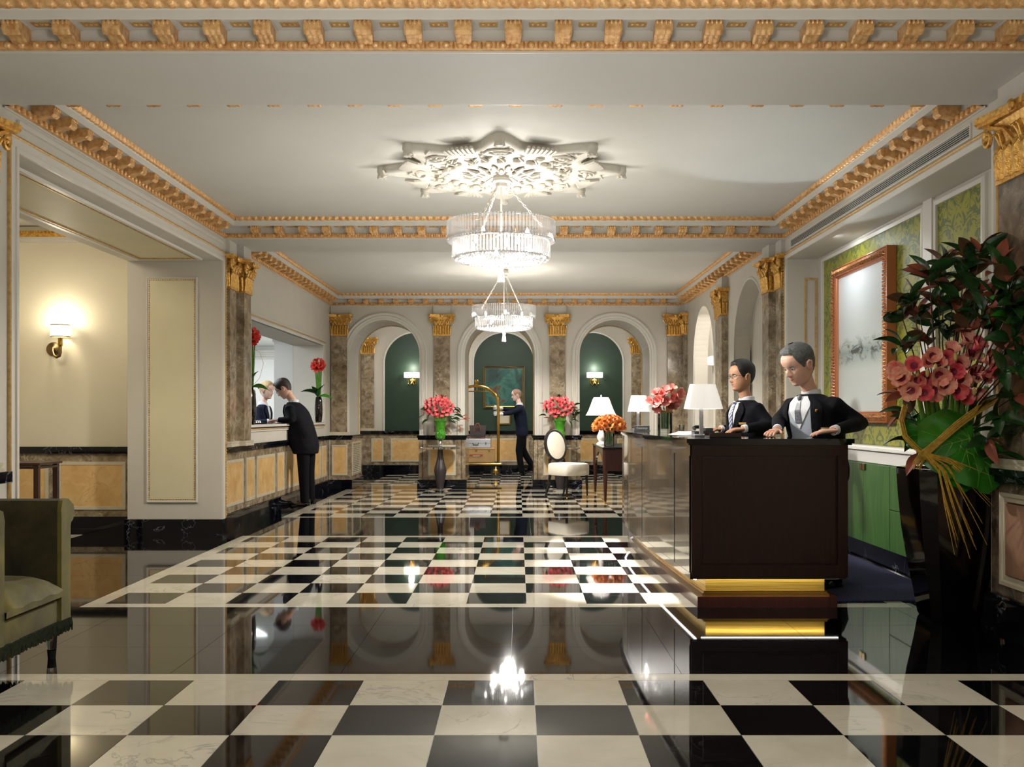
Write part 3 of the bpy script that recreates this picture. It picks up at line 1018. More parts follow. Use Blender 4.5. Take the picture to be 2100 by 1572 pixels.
# ---- pilasters with Corinthian capitals
def capital(root, w, d, z0, z1, one_side=None):
    """gilded capital for a flat pilaster; local x along wall, y out of the wall"""
    H = z1 - z0; hw = w / 2
    b = MB()
    n = 10
    P = []
    for i in range(n + 1):
        t = i / n
        k = .90 + 0.16 * max(0, t - .45) ** 1.5 * 3
        x = hw * k; y = d + .004 + (k - 1) * hw
        P.append([(-x, 0, z0 + H * .9 * t), (-x, y, z0 + H * .9 * t), (x, y, z0 + H * .9 * t), (x, 0, z0 + H * .9 * t)])
    b.grid(P)
    b.box(-hw - .012, hw + .012, 0, d + .016, z0 - .012, z0 + .012)
    cap = b.build('capital', M['goldy'], root, fix=False)
    # abacus
    b = MB()
    ov = .078 * min(1.15, w / .28)
    b.poly([(-hw - ov * 1.25, 0), (-hw - ov * 1.25, d + ov * .9), (-hw - ov * .8, d + ov * 1.25), (-hw * .3, d + ov * .75), (hw * .3, d + ov * .75), (hw + ov * .8, d + ov * 1.25), (hw + ov * 1.25, d + ov * .9), (hw + ov * 1.25, 0)], z1 - H * .09, z1)
    b.poly([(-hw - ov * 1.0, 0), (-hw - ov * 1.0, d + ov), (-hw * .3, d + ov * .6), (hw * .3, d + ov * .6), (hw + ov, d + ov), (hw + ov, 0)], z1 - H * .13, z1 - H * .09)
    b.ball((0, d + ov * .9, z1 - H * .07), H * .085, 10, 7, (1, .6, 1))
    b.build('abacus', M['goldy'], cap, fix=False)
    # flutes / lower leaves
    b = MB()
    nf = 6
    for k in range(nf):
        x = -hw + (k + .5) * w / nf
        b.tube([(x, d + .002, z0 + .01), (x, d + .010, z0 + H * .25), (x, d + .012, z0 + H * .4), (x, d + .03, z0 + H * .47), (x, d + .04, z0 + H * .44)], [w / nf * .42, w / nf * .44, w / nf * .46, w / nf * .4, w / nf * .2], 6, flat=.8)
    for k in range(2):
        y = d * (k + .5) / 2
        for s in (-1, 1):
            x = s * (hw + .002)
            b.tube([(x, y, z0 + .01), (x + s * .006, y, z0 + H * .3), (x + s * .02, y, z0 + H * .47), (x + s * .035, y, z0 + H * .43)], [.012, .014, .014, .008], 5)
    b.build('lower_leaf', M['goldy'], cap, True, fix=False)
    b = MB()
    for k in range(3):
        x = (-1 + k) * hw * .72
        for s in (-1, 1):
            b.tube([(x + s * .01, d + .01, z0 + H * .42), (x + s * .016, d + .03, z0 + H * .6), (x + s * .024, d + .05, z0 + H * .7), (x + s * .028, d + .066, z0 + H * .66)], [.012, .016, .016, .007], 6, flat=.6)
        b.ball((x, d + .03, z0 + H * .56), .017, 7, 5, (.8, .7, 1.5))
    b.build('upper_leaf', M['goldy'], cap, True, fix=False)
    # volutes
    for s in (-1, 1):
        b = MB(); pts = []; rr = []
        cx, cz, R = s * (hw + .03 * w / .28), z1 - H * .29, H * .165
        for k in range(22):
            a = k / 21 * 2.6 * pi
            r_ = R * (1 - .75 * k / 21)
            pts.append((cx + s * (r_ * cos(a - pi / 2) * .85), d + .03 + .004 * k / 21, cz - r_ * sin(a - pi / 2)))
            rr.append(.017 * (1 - .5 * k / 21))
        b.tube([(s * hw * .25, d + .012, z0 + H * .45), (s * hw * .6, d + .028, z0 + H * .72), ] + pts, [.012, .016] + rr, 6)
        b.ball((cx, d + .035, cz), R * .3, 7, 5)
        b.build('volute', M['goldy'], cap, True, fix=False)
    return cap


def pilaster(name, x, y, rz, w, d, label, ztop=ZS, zb=0.925, mat='brown', zc=(2.64, 2.99), panel=False):
    root = empty(name, (x, y, 0), rz, label, 'pilaster', kind='structure')
    b = MB()
    b.box(-w / 2, w / 2, 0, d, zb + .055, zc[0])
    b.build('shaft', M[mat], root)
    b = MB()
    b.box(-w / 2 - .03, w / 2 + .03, -.0, d + .03, zb, zb + .022)
    b.box(-w / 2 - .02, w / 2 + .02, -.0, d + .02, zb + .022, zb + .036)
    b.box(-w / 2 - .026, w / 2 + .026, -.0, d + .026, zb + .036, zb + .056)
    b.build('foot_moulding', M['strip'], root)
    b = MB(); b.box(-w / 2 - .015, w / 2 + .015, 0, d, zc[1], ztop)
    b.build('block', M['frieze'], root)
    capital(root, w, d, zc[0], zc[1])
    return root


# rotations: rz maps local +y (out of wall) to the room
R_FRONT = pi            # faces -Y (camera)
R_LEFTW = -pi / 2       # on the left wall, faces +X
R_RIGHTW = pi / 2       # on the right wall, faces -X
R_BACK = 0
tn = [20]
def tname():
    tn[0] += 1
    return 'trim_%d' % tn[0]
for i, (px_, lb) in enumerate(((-1.30, 'brown marble pilaster between the cashier-side arch and the middle arch'), (0.675, 'brown marble pilaster between the middle arch and the lamp-side arch'))):
    pilaster(tname(), px_, YA, R_FRONT, .27, .05, lb)
pilaster(tname(), -3.06, YA, R_FRONT, .27, .05, 'brown marble pilaster in the corner next to the cashier window')
pilaster(tname(), 2.70, YA, R_FRONT, .27, .05, 'brown marble pilaster in the corner next to the bright arched niche')
pilaster(tname(), XR, 16.8, R_RIGHTW, .25, .05, 'narrow side return of the corner pilaster beside the bright arched niche')
pilaster(tname(), XL, 10.78, R_LEFTW, .24, .04, 'recessed half of the paired pilasters beside the cream panelled pier')
pilaster(tname(), XL, 11.17, R_LEFTW, .27, .09, 'projecting half of the paired pilasters beside the cashier window')
pilaster(tname(), XR, 10.72, R_RIGHTW, .2, .04, 'recessed half of the paired pilasters beside the reception niche')
pilaster(tname(), XR, 11.08, R_RIGHTW, .27, .09, 'projecting half of the paired pilasters beside the tall arched niche')
pilaster(tname(), XR, 13.60, R_RIGHTW, .27, .09, 'projecting pilaster between the tall arched niche and the bright niche')
pilaster(tname(), XR, 14.02, R_RIGHTW, .22, .04, 'recessed pilaster just beyond the one between the two arched niches')
pilaster(tname(), XR, 5.42, R_RIGHTW, .6, .08, 'large dark marble pilaster behind the magnolia arrangement, cut by the frame', mat='brownd', zc=(2.60, 2.99), zb=.96)
pilaster(tname(), XL, 5.62, R_LEFTW, .42, .07, 'dark pilaster at the very edge beside the olive armchair', mat='brownd')
pilaster(tname(), -3.33, YB, R_FRONT, .28, .05, 'pilaster on the vestibule wall seen through the cashier-side arch')
pilaster(tname(), 2.66, YB, R_FRONT, .28, .05, 'pilaster on the vestibule wall seen through the lamp-side arch')

# ---- arcade
AR, AZ = 0.60, 2.30
w = MB()
arch_wall(w, XL2 - .3, XR + .3, .92, 3.46, [(c, AR, AZ) for c in AX], FY(YA), YA2 - YA)
wall_back = struct('wall_back', w, M['wall'], 'plaster arcade wall with three open arches', 'wall', fix=False)
for c in AX:
    g = MB(); sweep(g, arch_path(c, AR, AZ, .925), [(0, 0), (.0, .012), (.03, .014), (.035, .028), (.07, .034), (.075, .018), (.105, .022), (.115, .034), (.128, .03), (.132, 0)], FY(YA))
    g.build('archivolt', M['trim'], wall_back, 60, fix=False)
    g = MB(); sweep(g, arch_path(c, AR - .002, AZ, .925), [(0, 0), (-.01, .005), (-.012, .02), (0, .025)], FY(YA2 - .05))
    g.build('gold_line', M['goldline'], wall_back, fix=False)
# dado boxes below the piers
boxes = [(-1.30, .40), (0.675, .40)]
for k, (c, h) in enumerate(boxes):
    o = empty('trim_%d' % (11 + k), (c, YA - .03, 0), 0, ['marble pedestal block of the pier beside the luggage cart', 'marble pedestal block of the pier behind the oval-back chair'][k], 'pier base', kind='structure')
    MB().box(-h, h, 0, 1.2, .165, .86).build('marble_body', M['brown'], o)
    b = MB(); b.box(-h - .03, h + .03, -.03, 1.23, .885, .925, .006); b.box(-h - .015, h + .015, -.015, 1.215, .85, .885); b.build('black_cap', M['black'], o)
    b = MB(); b.box(-h - .025, h + .025, -.04, 1.22, 0, .165, .006); b.build('black_base', M['black'], o)
    g = MB(); sweep(g, rect(-.235, .235, .24, .76), [(0, 0), (0, .012), (-.04, .012), (-.044, .002), (-.044, 0)], lambda u, v, q: (u, -q, v), True)
    g.build('panel_border', M['strip'], o, fix=False)
    MB().box(-.195, .195, -.008, 0, .28, .72).build('panel', M['yellow'], o)
    for sx in (-1, 1):   # stiles
        b = MB(); b.box(sx * .335 - .01, sx * .335 + .01, -.006, 0, .17, .85); b.build('stile', M['brownd'], o)
o = empty('trim_13', (XL2, YA - .03, 0), 0, 'marble pedestal block in the corner below the vase-side pilaster, with a vent in its side', 'pier base', kind='structure')
MB().box(0, .36, 0, 1.2, .165, .86).build('marble_body', M['brown'], o)
b = MB(); b.box(0, .39, -.03, 1.23, .885, .925, .006); b.box(0, .375, -.015, 1.215, .85, .885); b.build('black_cap', M['black'], o)
MB().box(0, .385, -.04, 1.22, 0, .165, .006).build('black_base', M['black'], o)
g = MB(); sweep(g, rect(.03, .30, .24, .76), [(0, 0), (0, .012), (-.03, .012), (-.034, .002), (-.034, 0)], lambda u, v, q: (u, -q, v), True)
g.build('panel_border', M['strip'], o, fix=False)
MB().box(.06, .27, -.008, 0, .27, .73).build('panel', M['yellow'], o)
vr = MB(); sweep(vr, rect(.15, .95, .26, .78), [(.03, 0), (.03, .015), (0, .015), (0, 0)], lambda u, v, q: (.36 + q, u, v), True)
vent_side = vr.build('vent_frame', M['strip'], o, fix=False)
for k in range(16):
    MB().add([(.362, .15, .28 + k * .031), (.372, .15, .262 + k * .031), (.372, .95, .262 + k * .031), (.362, .95, .28 + k * .031), (.362, .15, .276 + k * .031), (.362, .95, .276 + k * .031)], [(0, 1, 2, 3), (1, 4, 5, 2)]).build('vent_slat', M['strip'], o)
o = empty('trim_14', (2.31, YA - .03, 0), 0, 'marble pedestal block in the corner beyond the reception desk', 'pier base', kind='structure')
MB().box(0, .6, 0, 1.2, .165, .86).build('marble_body', M['brown'], o)
b = MB(); b.box(-.03, .6, -.03, 1.23, .85, .925, .006); b.build('black_cap', M['black'], o)
MB().box(-.02, .6, -.04, 1.22, 0, .165).build('black_base', M['black'], o)

# ---- vestibule behind the arcade
w = MB()
w.box(-3.7, 3.4, YB, YB + .2, 0, 3.45); w.box(-3.7, -3.5, YA2, YB, 0, 3.45); w.box(3.2, 3.4, YA2, YB, 0, 3.45)
wv = struct('wall_vestibule', w, M['wall'], 'plaster back wall of the vestibule behind the arches', 'wall')
GR, GZ = .665, 2.43
for i, c in enumerate(AX):
    p = arch_path(c, GR, GZ, .925, 32)
    b = MB(); b.add([(x, YB - .006, z) for x, z in p], [tuple(range(len(p)))]); b.build('green_panel', M['greenwall'], wv)
    g = MB(); sweep(g, p, [(-.0, 0), (0, .03), (.03, .03), (.035, 0)], FY(YB)); g.build('panel_moulding', M['trim'], wv, 60, fix=False)
dado(wv, FY(YB), -3.5, 3.2, [(-3.25, -2.98), (-2.82, -1.98), (-1.88, -1.6), (-1.2, -.95), (-.85, .24), (.34, .6), (1.0, 1.15), (1.26, 2.1), (2.2, 2.5)], base=True)

# ---- right wall
w = MB()
w.box(XR, XR + .5, -3.2, 5.93, 0, 3.45)
struct('wall_entry', w, M['wall'], 'plaster wall beside and behind the dark pilaster', 'wall')
struct('trim_18', MB().box(XR, XN + .3, 5.93, 10.5, 2.92, 3.45), M['wall'], 'lintel above the damask niche that carries the air grille', 'lintel')
w = MB(); w.box(XN, XN + .2, 5.93, 10.5, 0, 2.95)
wr = struct('wall_right', w, M['wall'], 'back wall of the reception niche around the damask panels', 'wall')
struct('trim_19', MB().box(XR, XR + .5, 10.5, 11.42, 0, 3.45), M['wall'], 'plaster pier carrying the paired pilasters beside the damask niche', 'pier')
g = MB(); sweep(g, [(10.5, 0), (10.5, 2.92), (5.95, 2.92), (5.95, 0)], [(-.0, 0), (0, .015), (-.04, .02), (-.05, .008), (-.07, .008), (-.075, 0)], FX(XR, -1)); g.build('casing', M['trim'], wr, fix=False)
g = MB(); sweep(g, [(10.57, .2), (10.57, 2.985), (5.88, 2.985), (5.88, .97)], [(-.012, 0), (-.01, .014), (0, .02), (.01, .014), (.012, 0)], FX(XR, -1))
for z in [0.95 + k * .034 for k in range(60)]:
    g.ball((XR - .018, 10.57, z), .012, 6, 4)
g.build('gold_bead', M['goldline'], wr, True, fix=False)
g = MB(); sweep(g, rect(3.04, 3.17, .4, 2.72), [(0, 0), (0, .012), (-.02, .012), (-.02, 0)], FY(10.5), True); g.build('gold_panel_line', M['goldline'], wr, fix=False)
# niche wall panels
for i, (a, b_) in enumerate(((7.76, 10.26), (6.75, 7.48))):
    MB().box(XN - .006, XN, a, b_, 1.0, 2.85).build('damask_panel', M['damask'], wr)
    g = MB(); sweep(g, rect(a, b_, 1.0, 2.85), [(0, 0), (0, .025), (.03, .03), (.05, .02), (.055, 0)], FX(XN, -1), True); g.build('panel_frame', M['trim'], wr, fix=False)
g = MB(); g.box(XN - .03, XN, 7.54, 7.70, 1.0, 2.92); g.build('mullion_post', M['trim'], wr)
g = MB(); g.box(2.98, XN, 6.12, 10.48, .965, .985, .004); g.box(3.03, XN, 6.12, 10.48, .985, 1.0); g.box(3.01, XN, 6.12, 10.48, .86, .965)
struct('trim_17', g, M['white'], 'white ledge above the green cabinets, below the damask', 'ledge')
b = MB(); b.box(3.03, XN, 6.12, 10.48, 0, .15); b.box(3.01, XN, 6.12, 10.48, .15, .165); struct('baseboard_right', b, M['black'], 'black lacquered plinth under the green cabinets', 'baseboard')
# near dado below the dark pilaster
o = empty('trim_15', (XR, 0, 0), 0, 'rose marble dado block below the dark pilaster, beside the black planter', 'pier base', kind='structure')
MB().box(-.06, .1, 4.2, 5.85, .2, .88).build('marble_body', M['brownd'], o)
b = MB(); b.box(-.13, .1, 4.2, 5.90, .92, .96, .006); b.box(-.1, .1, 4.2, 5.88, .88, .92); b.build('black_cap', M['black'], o)
b = MB(); b.box(-.1, .1, 4.2, 5.88, 0, .21, .008); b.box(-.085, .1, 4.2, 5.87, .21, .225); b.build('black_base', M['black'], o)
g = MB(); sweep(g, rect(4.4, 5.72, .29, .82), [(0, 0), (0, .02), (-.02, .02), (-.03, .01), (-.05, .014), (-.055, 0)], lambda u, v, q: (-.06 - q, u, v), True); g.build('panel_border', M['strip'], o, fix=False)
MB().box(-.075, -.06, 4.46, 5.66, .35, .76, .006).build('panel', M['pink'], o)
o = empty('trim_16', (XL, 0, 0), 0, 'dark dado block at the edge behind the olive armchair', 'pier base', kind='structure')
MB().box(0, .06, 4.6, 5.86, .165, .86).build('marble_body', M['brown'], o)
MB().box(0, .12, 4.6, 5.92, .86, .93, .006).build('black_cap', M['black'], o)
MB().box(0, .1, 4.6, 5.9, 0, .165).build('black_base', M['black'], o)
# second bay right wall with two arched niches
w = MB()
RR = .82; RZ = 2.12
FR = lambda u, v, d: (XR - d, -u, v)       # u = -y so that the path runs left to right
arch_wall(w, -YA - .1, -B2B + .05, .92, 3.46, [(-15.24, RR, RZ), (-12.24, RR, RZ)], FR, .22)
w.box(XR, XR + .22, B2B - .05, YA + .1, 0, .92); w.box(XR + .22, XR + .4, B2B - .05, YA + .1, 0, 3.46)
wn = struct('wall_niches', w, M['wall'], 'plaster side wall with two arched niches beyond the reception desk', 'wall', fix=False)
for c in (-15.24, -12.24):
    g = MB(); sweep(g, arch_path(c, RR, RZ, .925), [(0, -.005), (.0, .012), (.02, .015), (.03, .006), (.035, 0)], FR); g.build('archivolt', M['trim'], wn, 60, fix=False)
g = MB(); sweep(g, arch_path(-12.4, .66, RZ, .95), [(0, 0), (0, .012), (.02, .012), (.02, 0)], lambda u, v, d: (XR + .22 - d, -u, v)); g.build('inner_moulding', M['trim'], wn, fix=False)
dado(wn, FX(XR, -1), B2B, 17.0, [(11.6, 12.3), (12.5, 13.2), (13.9, 14.7), (15, 16)])
# bay 0 end wall behind the camera
struct('wall_entrance', MB().box(-3.3, 3.4, -3.4, -3.2, 0, 3.45), M['wall'], 'lobby end wall behind the viewer', 'wall')

# air grille above the reception niche
o = empty('air_grille', (XR, 8.3, 3.055), 0, 'long linear air grille under the cornice above the damask niche', 'vent')
g = MB(); sweep(g, rect(-2.05, 2.05, -.035, .035), [(0, 0), (0, .01), (.014, .01), (.014, 0)], lambda u, v, q: (-q, u, v), True); g.build('frame', M['trim'], o, fix=False)
MB().box(-.002, 0, -2.05, 2.05, -.035, .035).build('backing', M['ventd'], o)
for k in range(5):
    z = -.028 + k * .014
    MB().box(-.009, -.002, -2.05, 2.05, z - .0016, z + .0016).build('slat', M['trim'], o)
o = empty('air_grille', (XR, 13.8, 3.085), 0, 'short air grille above the capital between the two arched niches', 'vent')
MB().box(-.004, 0, -.3, .3, -.04, .04).build('backing', M['ventd'], o)
for k in range(6):
    MB().box(-.01, -.004, -.3, .3, -.036 + k * .0136, -.031 + k * .0136).build('slat', M['goldline'], o)
# ------------------------------------------------------------------ helpers for things modelled in world coordinates
def TH(name, loc, label, cat, group=None):
    return empty(name, loc, 0, label, cat, group)


def WB(root):
    b = MB(); b.T = Matrix.Translation(-Vector(root.location)); return b


# ------------------------------------------------------------------ ceiling medallion
MX, MY = -0.135, 8.28
o = TH('ceiling_medallion', (MX, MY, ZC), 'white star-shaped plaster medallion on the ceiling above the nearer chandelier', 'ceiling ornament')
def star(th, a=.74, b=.27): return a + b * abs(cos(4 * th)) ** 5
b = MB(); n = 160
P = []
for i in range(n):
    th = 2 * pi * i / n; r = star(th)
    P.append([(0.02 * cos(th), 0.02 * sin(th), -.07), (.3 * cos(th), .3 * sin(th), -.065), ((r - .09) * cos(th), (r - .09) * sin(th), -.05), ((r - .07) * cos(th), (r - .07) * sin(th), -.066), ((r - .02) * cos(th), (r - .02) * sin(th), -.062), (r * cos(th), r * sin(th), -.045), (r * cos(th), r * sin(th), 0)])
b.grid(P, close_u=True)
b.build('star_plate', M['medal'], o, 50, fix=False)
for k in range(8):
    a = k * pi / 4
    b = MB(); b.lathe([(0, -.10), (.03, -.098), (.042, -.085), (.036, -.06), (.044, -.04), (.04, 0)], (1.0 * cos(a), 1.0 * sin(a), 0), 10)
    for j in range(6):
        b.ball((1.0 * cos(a) + .03 * cos(j), 1.0 * sin(a) + .03 * sin(j), -.09), .014, 6, 4)
    b.build('tip_boss', M['medal'], o, True, fix=False)
    a2 = a + pi / 8
    b = MB()
    for j in range(-3, 4):
        q = a2 + j * .045
        b.tube([(.68 * cos(a2), .68 * sin(a2), -.05), (.78 * cos(q), .78 * sin(q), -.075), (.86 * cos(q), .86 * sin(q), -.06)], [.01, .018, .014], 6)
    b.build('shell', M['medal'], o, True, fix=False)
    b = MB()
    e = Vector((cos(a), sin(a))); t = Vector((-e.y, e.x)); c = e * .70
    ring = [(c.x + e.x * .07 * cos(u) + t.x * .10 * sin(u), c.y + e.y * .07 * cos(u) + t.y * .10 * sin(u), -.062) for u in [2 * pi * j / 18 for j in range(19)]]
    b.tube(ring, .011, 5, cap=False)
    for j in (-1, 0, 1):
        b.ball((c.x + t.x * .035 * j, c.y + t.y * .035 * j, -.06), .026, 7, 5, (1, 1, .8))
    b.build('cartouche', M['medal'], o, True, fix=False)
b = MB()
for k in range(24):
    a = k * pi / 12; rr = .46 + .03 * (k % 2)
    b.ball((rr * cos(a), rr * sin(a), -.075), .034, 7, 5, (1.1, 1.1, .8))
    b.tube([(rr * cos(a), rr * sin(a), -.07), ((rr + .06) * cos(a + .06), (rr + .06) * sin(a + .06), -.085), ((rr + .10) * cos(a - .02), (rr + .10) * sin(a - .02), -.07)], [.016, .014, .006], 5)
reg(b.build('garland', M['medal'], o, True, fix=False), kind='stuff')
b = MB()
for k in range(16):
    a = k * pi / 8
    for r0, r1, w_ in ((.10, .22, .026), (.20, .33, .03)):
        b.tube([(r0 * cos(a), r0 * sin(a), -.07), ((r0 + r1) / 2 * cos(a), (r0 + r1) / 2 * sin(a), -.092), (r1 * cos(a), r1 * sin(a), -.078)], [w_ * .5, w_, w_ * .4], 6, flat=.6)
        a += pi / 16
b.build('rosette', M['medal'], o, True, fix=False)
b = MB()
random.seed(3)
for k in range(70):
    a = random.uniform(0, 2 * pi); r = random.uniform(.52, .95) * (star(a) / 1.0)
    b.tube([(r * cos(a), r * sin(a), -.055), ((r + .025) * cos(a + .03), (r + .025) * sin(a + .03), -.072), ((r + .04) * cos(a + .09), (r + .04) * sin(a + .09), -.058)], [.008, .012, .004], 5)
reg(b.build('foliage_relief', M['medal'], o, True, fix=False), kind='stuff')


# ------------------------------------------------------------------ chandeliers
def link_chain(b, A, B, n, r=.0035, lw=.016):
    A, B = Vector(A), Vector(B); D = B - A; L = D.length / n; d = D.normalized()
    s1 = d.cross(Vector((0, 0, 1))).normalized() if abs(d.z) < .99 else Vector((1, 0, 0)); s2 = d.cross(s1)
    for k in range(n):
        c = A + D * ((k + .5) / n); s = s1 if k % 2 else s2
        pts = [c + d * (L * .62 * cos(u)) + s * (lw / 2 * sin(u)) for u in [2 * pi * j / 10 for j in range(11)]]
        b.tube(pts, r, 4, cap=False)


def chandelier(x, y, ztop, zc, label, turn=0, tassel_z=None):
    """zc = canopy underside; ztop = top rim of the upper tier"""
    o = TH('chandelier', (x, y, ztop), label, 'chandelier', 'crystal drum chandeliers')
    T = Matrix.Rotation(turn, 4, 'Z')
    def nb():
        q = MB(); q.T = T; return q
    dz = zc - ztop
    b = nb(); b.lathe([(0, dz + .10), (.062, dz + .10), (.066, dz + .095), (.066, dz + .075), (.072, dz + .07), (.072, dz + .045), (.05, dz + .03), (.05, dz), (0, dz)], seg=24)
    b.build('canopy', M['trim'], o, True)
    nb().tube([(0, 0, dz + .02), (0, 0, -.10)], .008, 8).build('rod', M['trim'], o, True)
    for k in range(3):
        a = 2 * pi * k / 3 + pi / 2 + .35
        b = nb(); link_chain(b, (.055 * cos(a), .055 * sin(a), dz + .01), (.34 * cos(a), .34 * sin(a), -.03), 13)
        b.build('chain', M['trim'], o, True, fix=False)
        b = nb(); b.tube([(.34 * cos(a), .34 * sin(a), -.03), (.42 * cos(a), .42 * sin(a), -.05)], .006, 6); b.tube([(.0, 0, -.10), (.42 * cos(a), .42 * sin(a), -.14)], .006, 6); b.build('arm', M['chrome'], o, True, fix=False)
    for R, z0, z1, n in ((.446, -.17, 0, 96), (.402, -.31, -.15, 88)):
        b = nb()
        for k in range(n):
            a = 2 * pi * (k + .5) / n; w = 2 * pi * R / n * .36
            er = Vector((cos(a), sin(a), 0)); et = Vector((-sin(a), cos(a), 0))
            P = []
            for z, s in ((z0, .55), (z0 + .012, 1), (z1 - .012, 1), (z1, .55)):
                P.append([tuple(er * R + er * q * w * s + et * u * w * s + Vector((0, 0, z))) for q, u in ((1, 0), (0, 1), (-1, .5), (-1, -.5), (0, -1))])
            b.grid(P, close_v=True)
        reg(b.build('upper_rods' if z1 == 0 else 'lower_rods', M['crystal'], o, False, fix=False), kind='stuff')
        b = nb()
        for z in (z0 + .005, z1 - .008):
            b.lathe([(R - .022, z - .004), (R - .014, z - .004), (R - .014, z + .004), (R - .022, z + .004), (R - .022, z - .004)], seg=48)
        b.build('hoop', M['chrome'], o, True)
    b = nb(); random.seed(5)
    b.lathe([(.402, -.17), (.446, -.172)], seg=48)
    b.build('step_ring', M['crystal'], o)
    b = nb()
    for j in range(1, 11):
        r = .40 * j / 10.5; n = int(2 * pi * r / .032)
        for k in range(n):
            a = 2 * pi * k / n + j * .3
            b.ball((r * cos(a), r * sin(a), -.345 + .035 * (r / .4) ** 2), .0145, 5, 3, (1, 1, 1.3))
    reg(b.build('crystal_beads', M['crystal2'], o, False, fix=False), kind='stuff')
    for k in range(8):
        a = 2 * pi * k / 8
        for r, z in ((.26, -.12),) if k % 2 else ((.24, -.22),):
            b = nb(); b.lathe([(0, -.03), (.013, -.02), (.017, 0), (.012, .025), (0, .045)], (r * cos(a), r * sin(a), z), 8)
            b.build('bulb', M['bulb'], o, True)
    b = nb(); b.lathe([(0, -.34), (.008, -.34), (.008, -.375), (.02, -.385), (.022, -.40), (.014, -.41), (.02, -.42), (.03, -.50), (.028, -.505), (0, -.505)], seg=14)
    b.build('tassel', M['trim'], o, True)
    return o


chandelier(CHX, CHY1, 2.88, 3.17, 'nearer and larger-looking crystal drum chandelier under the star medallion', 0.2)
chandelier(CHX - .06, CHY2, 2.82, 3.235, 'farther crystal drum chandelier with a white tassel in front of the middle arch', 0.9)

# ------------------------------------------------------------------ reception desk
DX, DY = 1.6, 8.0
o = TH('reception_desk', (DX, DY, 0), 'large dark mahogany reception desk with curved side and brass plinth band', 'desk')
outer = [(1.13, 6.45), (1.105, 6.95), (1.08, 7.5), (1.055, 8.1), (1.043, 8.7), (1.04, 9.2), (1.045, 9.7), (1.075, 10.15), (1.14, 10.5), (1.26, 10.8), (1.5, 11.0)]
inner = [(1.60, 10.6), (1.56, 10.2), (1.54, 9.7), (1.54, 9.2), (1.55, 8.7), (1.57, 8.1), (1.6, 7.5), (1.62, 7.0)]
def ring(off, inset=0):
    """outline grown by off on the outside"""
    pts = []
    O = [Vector(p) for p in outer]
    for i, p in enumerate(O):
        a = O[max(i - 1, 0)]; c = O[min(i + 1, len(O) - 1)]
        d = (c - a).normalized(); nn = Vector((-d.y, d.x))
        if i == 0: q = Vector((p.x - off, p.y - off))
        else: q = p + nn * off
        pts.append((q.x, q.y))
    return [(2.148 + off, 6.45 - off)] + pts + inner + [(2.148 + off, 7.0)]
b = WB(o); b.poly(ring(-.008), .208, 1.07); b.build('carcass', M['wood'], o)
b = WB(o); b.poly(ring(.035), 1.082, 1.110); b.poly(ring(.022), 1.070, 1.082); b.build('counter_top', M['counter'], o)
b = WB(o); b.poly(ring(-.115), .075, .208); b.build('brass_band', M['brassb'], o)
b = WB(o); b.poly(ring(-.05), .0, .072); b.build('plinth', M['woodred'], o)
b = WB(o); b.poly(ring(-.09), .072, .088); b.poly(ring(-.10), .088, .102); b.build('plinth_moulding', M['brass'], o)
b = WB(o); b.poly(ring(-.005), .195, .208); b.build('bottom_lip', M['wood'], o)
# front panel: raised frame around a flat field
b = WB(o)
for (x0, x1, z0, z1) in ((1.13, 2.148, 1.0, 1.07), (1.13, 2.148, .208, .285), (1.13, 1.195, .285, 1.0), (2.083, 2.148, .285, 1.0)):
    b.box(x0, x1, 6.44, 6.462, z0, z1)
b.box(1.19, 2.09, 6.432, 6.46, .278, .290)
b.build('front_frame', M['wood'], o)
MBx = WB(o); MBx.box(1.205, 2.073, 6.452, 6.47, .295, .99, .004); MBx.build('front_panel', M['wood'], o)
# curved side panels between vertical grooves
cur = [Vector(p) for p in outer]
def along(s):
    """point and normal at distance s along the side"""
    acc = 0
    for a, c in zip(cur[:-1], cur[1:]):
        L = (c - a).length
        if acc + L >= s:
            t = (s - acc) / L; d = (c - a).normalized()
            return a.lerp(c, t), Vector((-d.y, d.x))
        acc += L
    d = (cur[-1] - cur[-2]).normalized()
    return cur[-1], Vector((-d.y, d.x))
cuts = [.02, .5, 1.88, 2.90, 3.55, 4.1, 4.6, 5.0]
for a, c in zip(cuts[:-1], cuts[1:]):
    b = WB(o); n = 8; P = []
    for i in range(n + 1):
        s = a + .012 + (c - a - .024) * i / n
        p, nn = along(s)
        q1 = p + nn * .006; q0 = p - nn * .012
        P.append([(q0.x, q0.y, .235), (q1.x, q1.y, .235), (q1.x, q1.y, 1.0), (q0.x, q0.y, 1.0)])
    b.grid(P, close_v=True)
    b.build('side_panel', M['woodside'], o, 30)
b = WB(o); P = []
for i in range(41):
    p, nn = along(5.1 * i / 40)
    q1 = p + nn * .008; q0 = p - nn * .01
    P.append([(q0.x, q0.y, 1.0), (q1.x, q1.y, 1.0), (q1.x, q1.y, 1.07), (q0.x, q0.y, 1.07)])
b.grid(P, close_v=True); b.build('side_rail', M['woodside'], o, 30)
b = WB(o); P = []
for i in range(41):
    p, nn = along(5.1 * i / 40)
    q1 = p + nn * .008; q0 = p - nn * .01
    P.append([(q0.x, q0.y, .195), (q1.x, q1.y, .195), (q1.x, q1.y, .235), (q0.x, q0.y, .235)])
b.grid(P, close_v=True); b.build('side_rail', M['woodside'], o, 30)
# LED strip under the overhang
b = WB(o); P = []
for i in range(41):
    p, nn = along(5.1 * i / 40)
    q1 = p - nn * .02; q0 = p - nn * .035
    P.append([(q0.x, q0.y, .190), (q1.x, q1.y, .190), (q1.x, q1.y, .195), (q0.x, q0.y, .195)])
b.grid(P, close_v=True); b.box(1.20, 2.10, 6.485, 6.492, .190, .195)
b.build('led_strip', M['led'], o, fix=False)

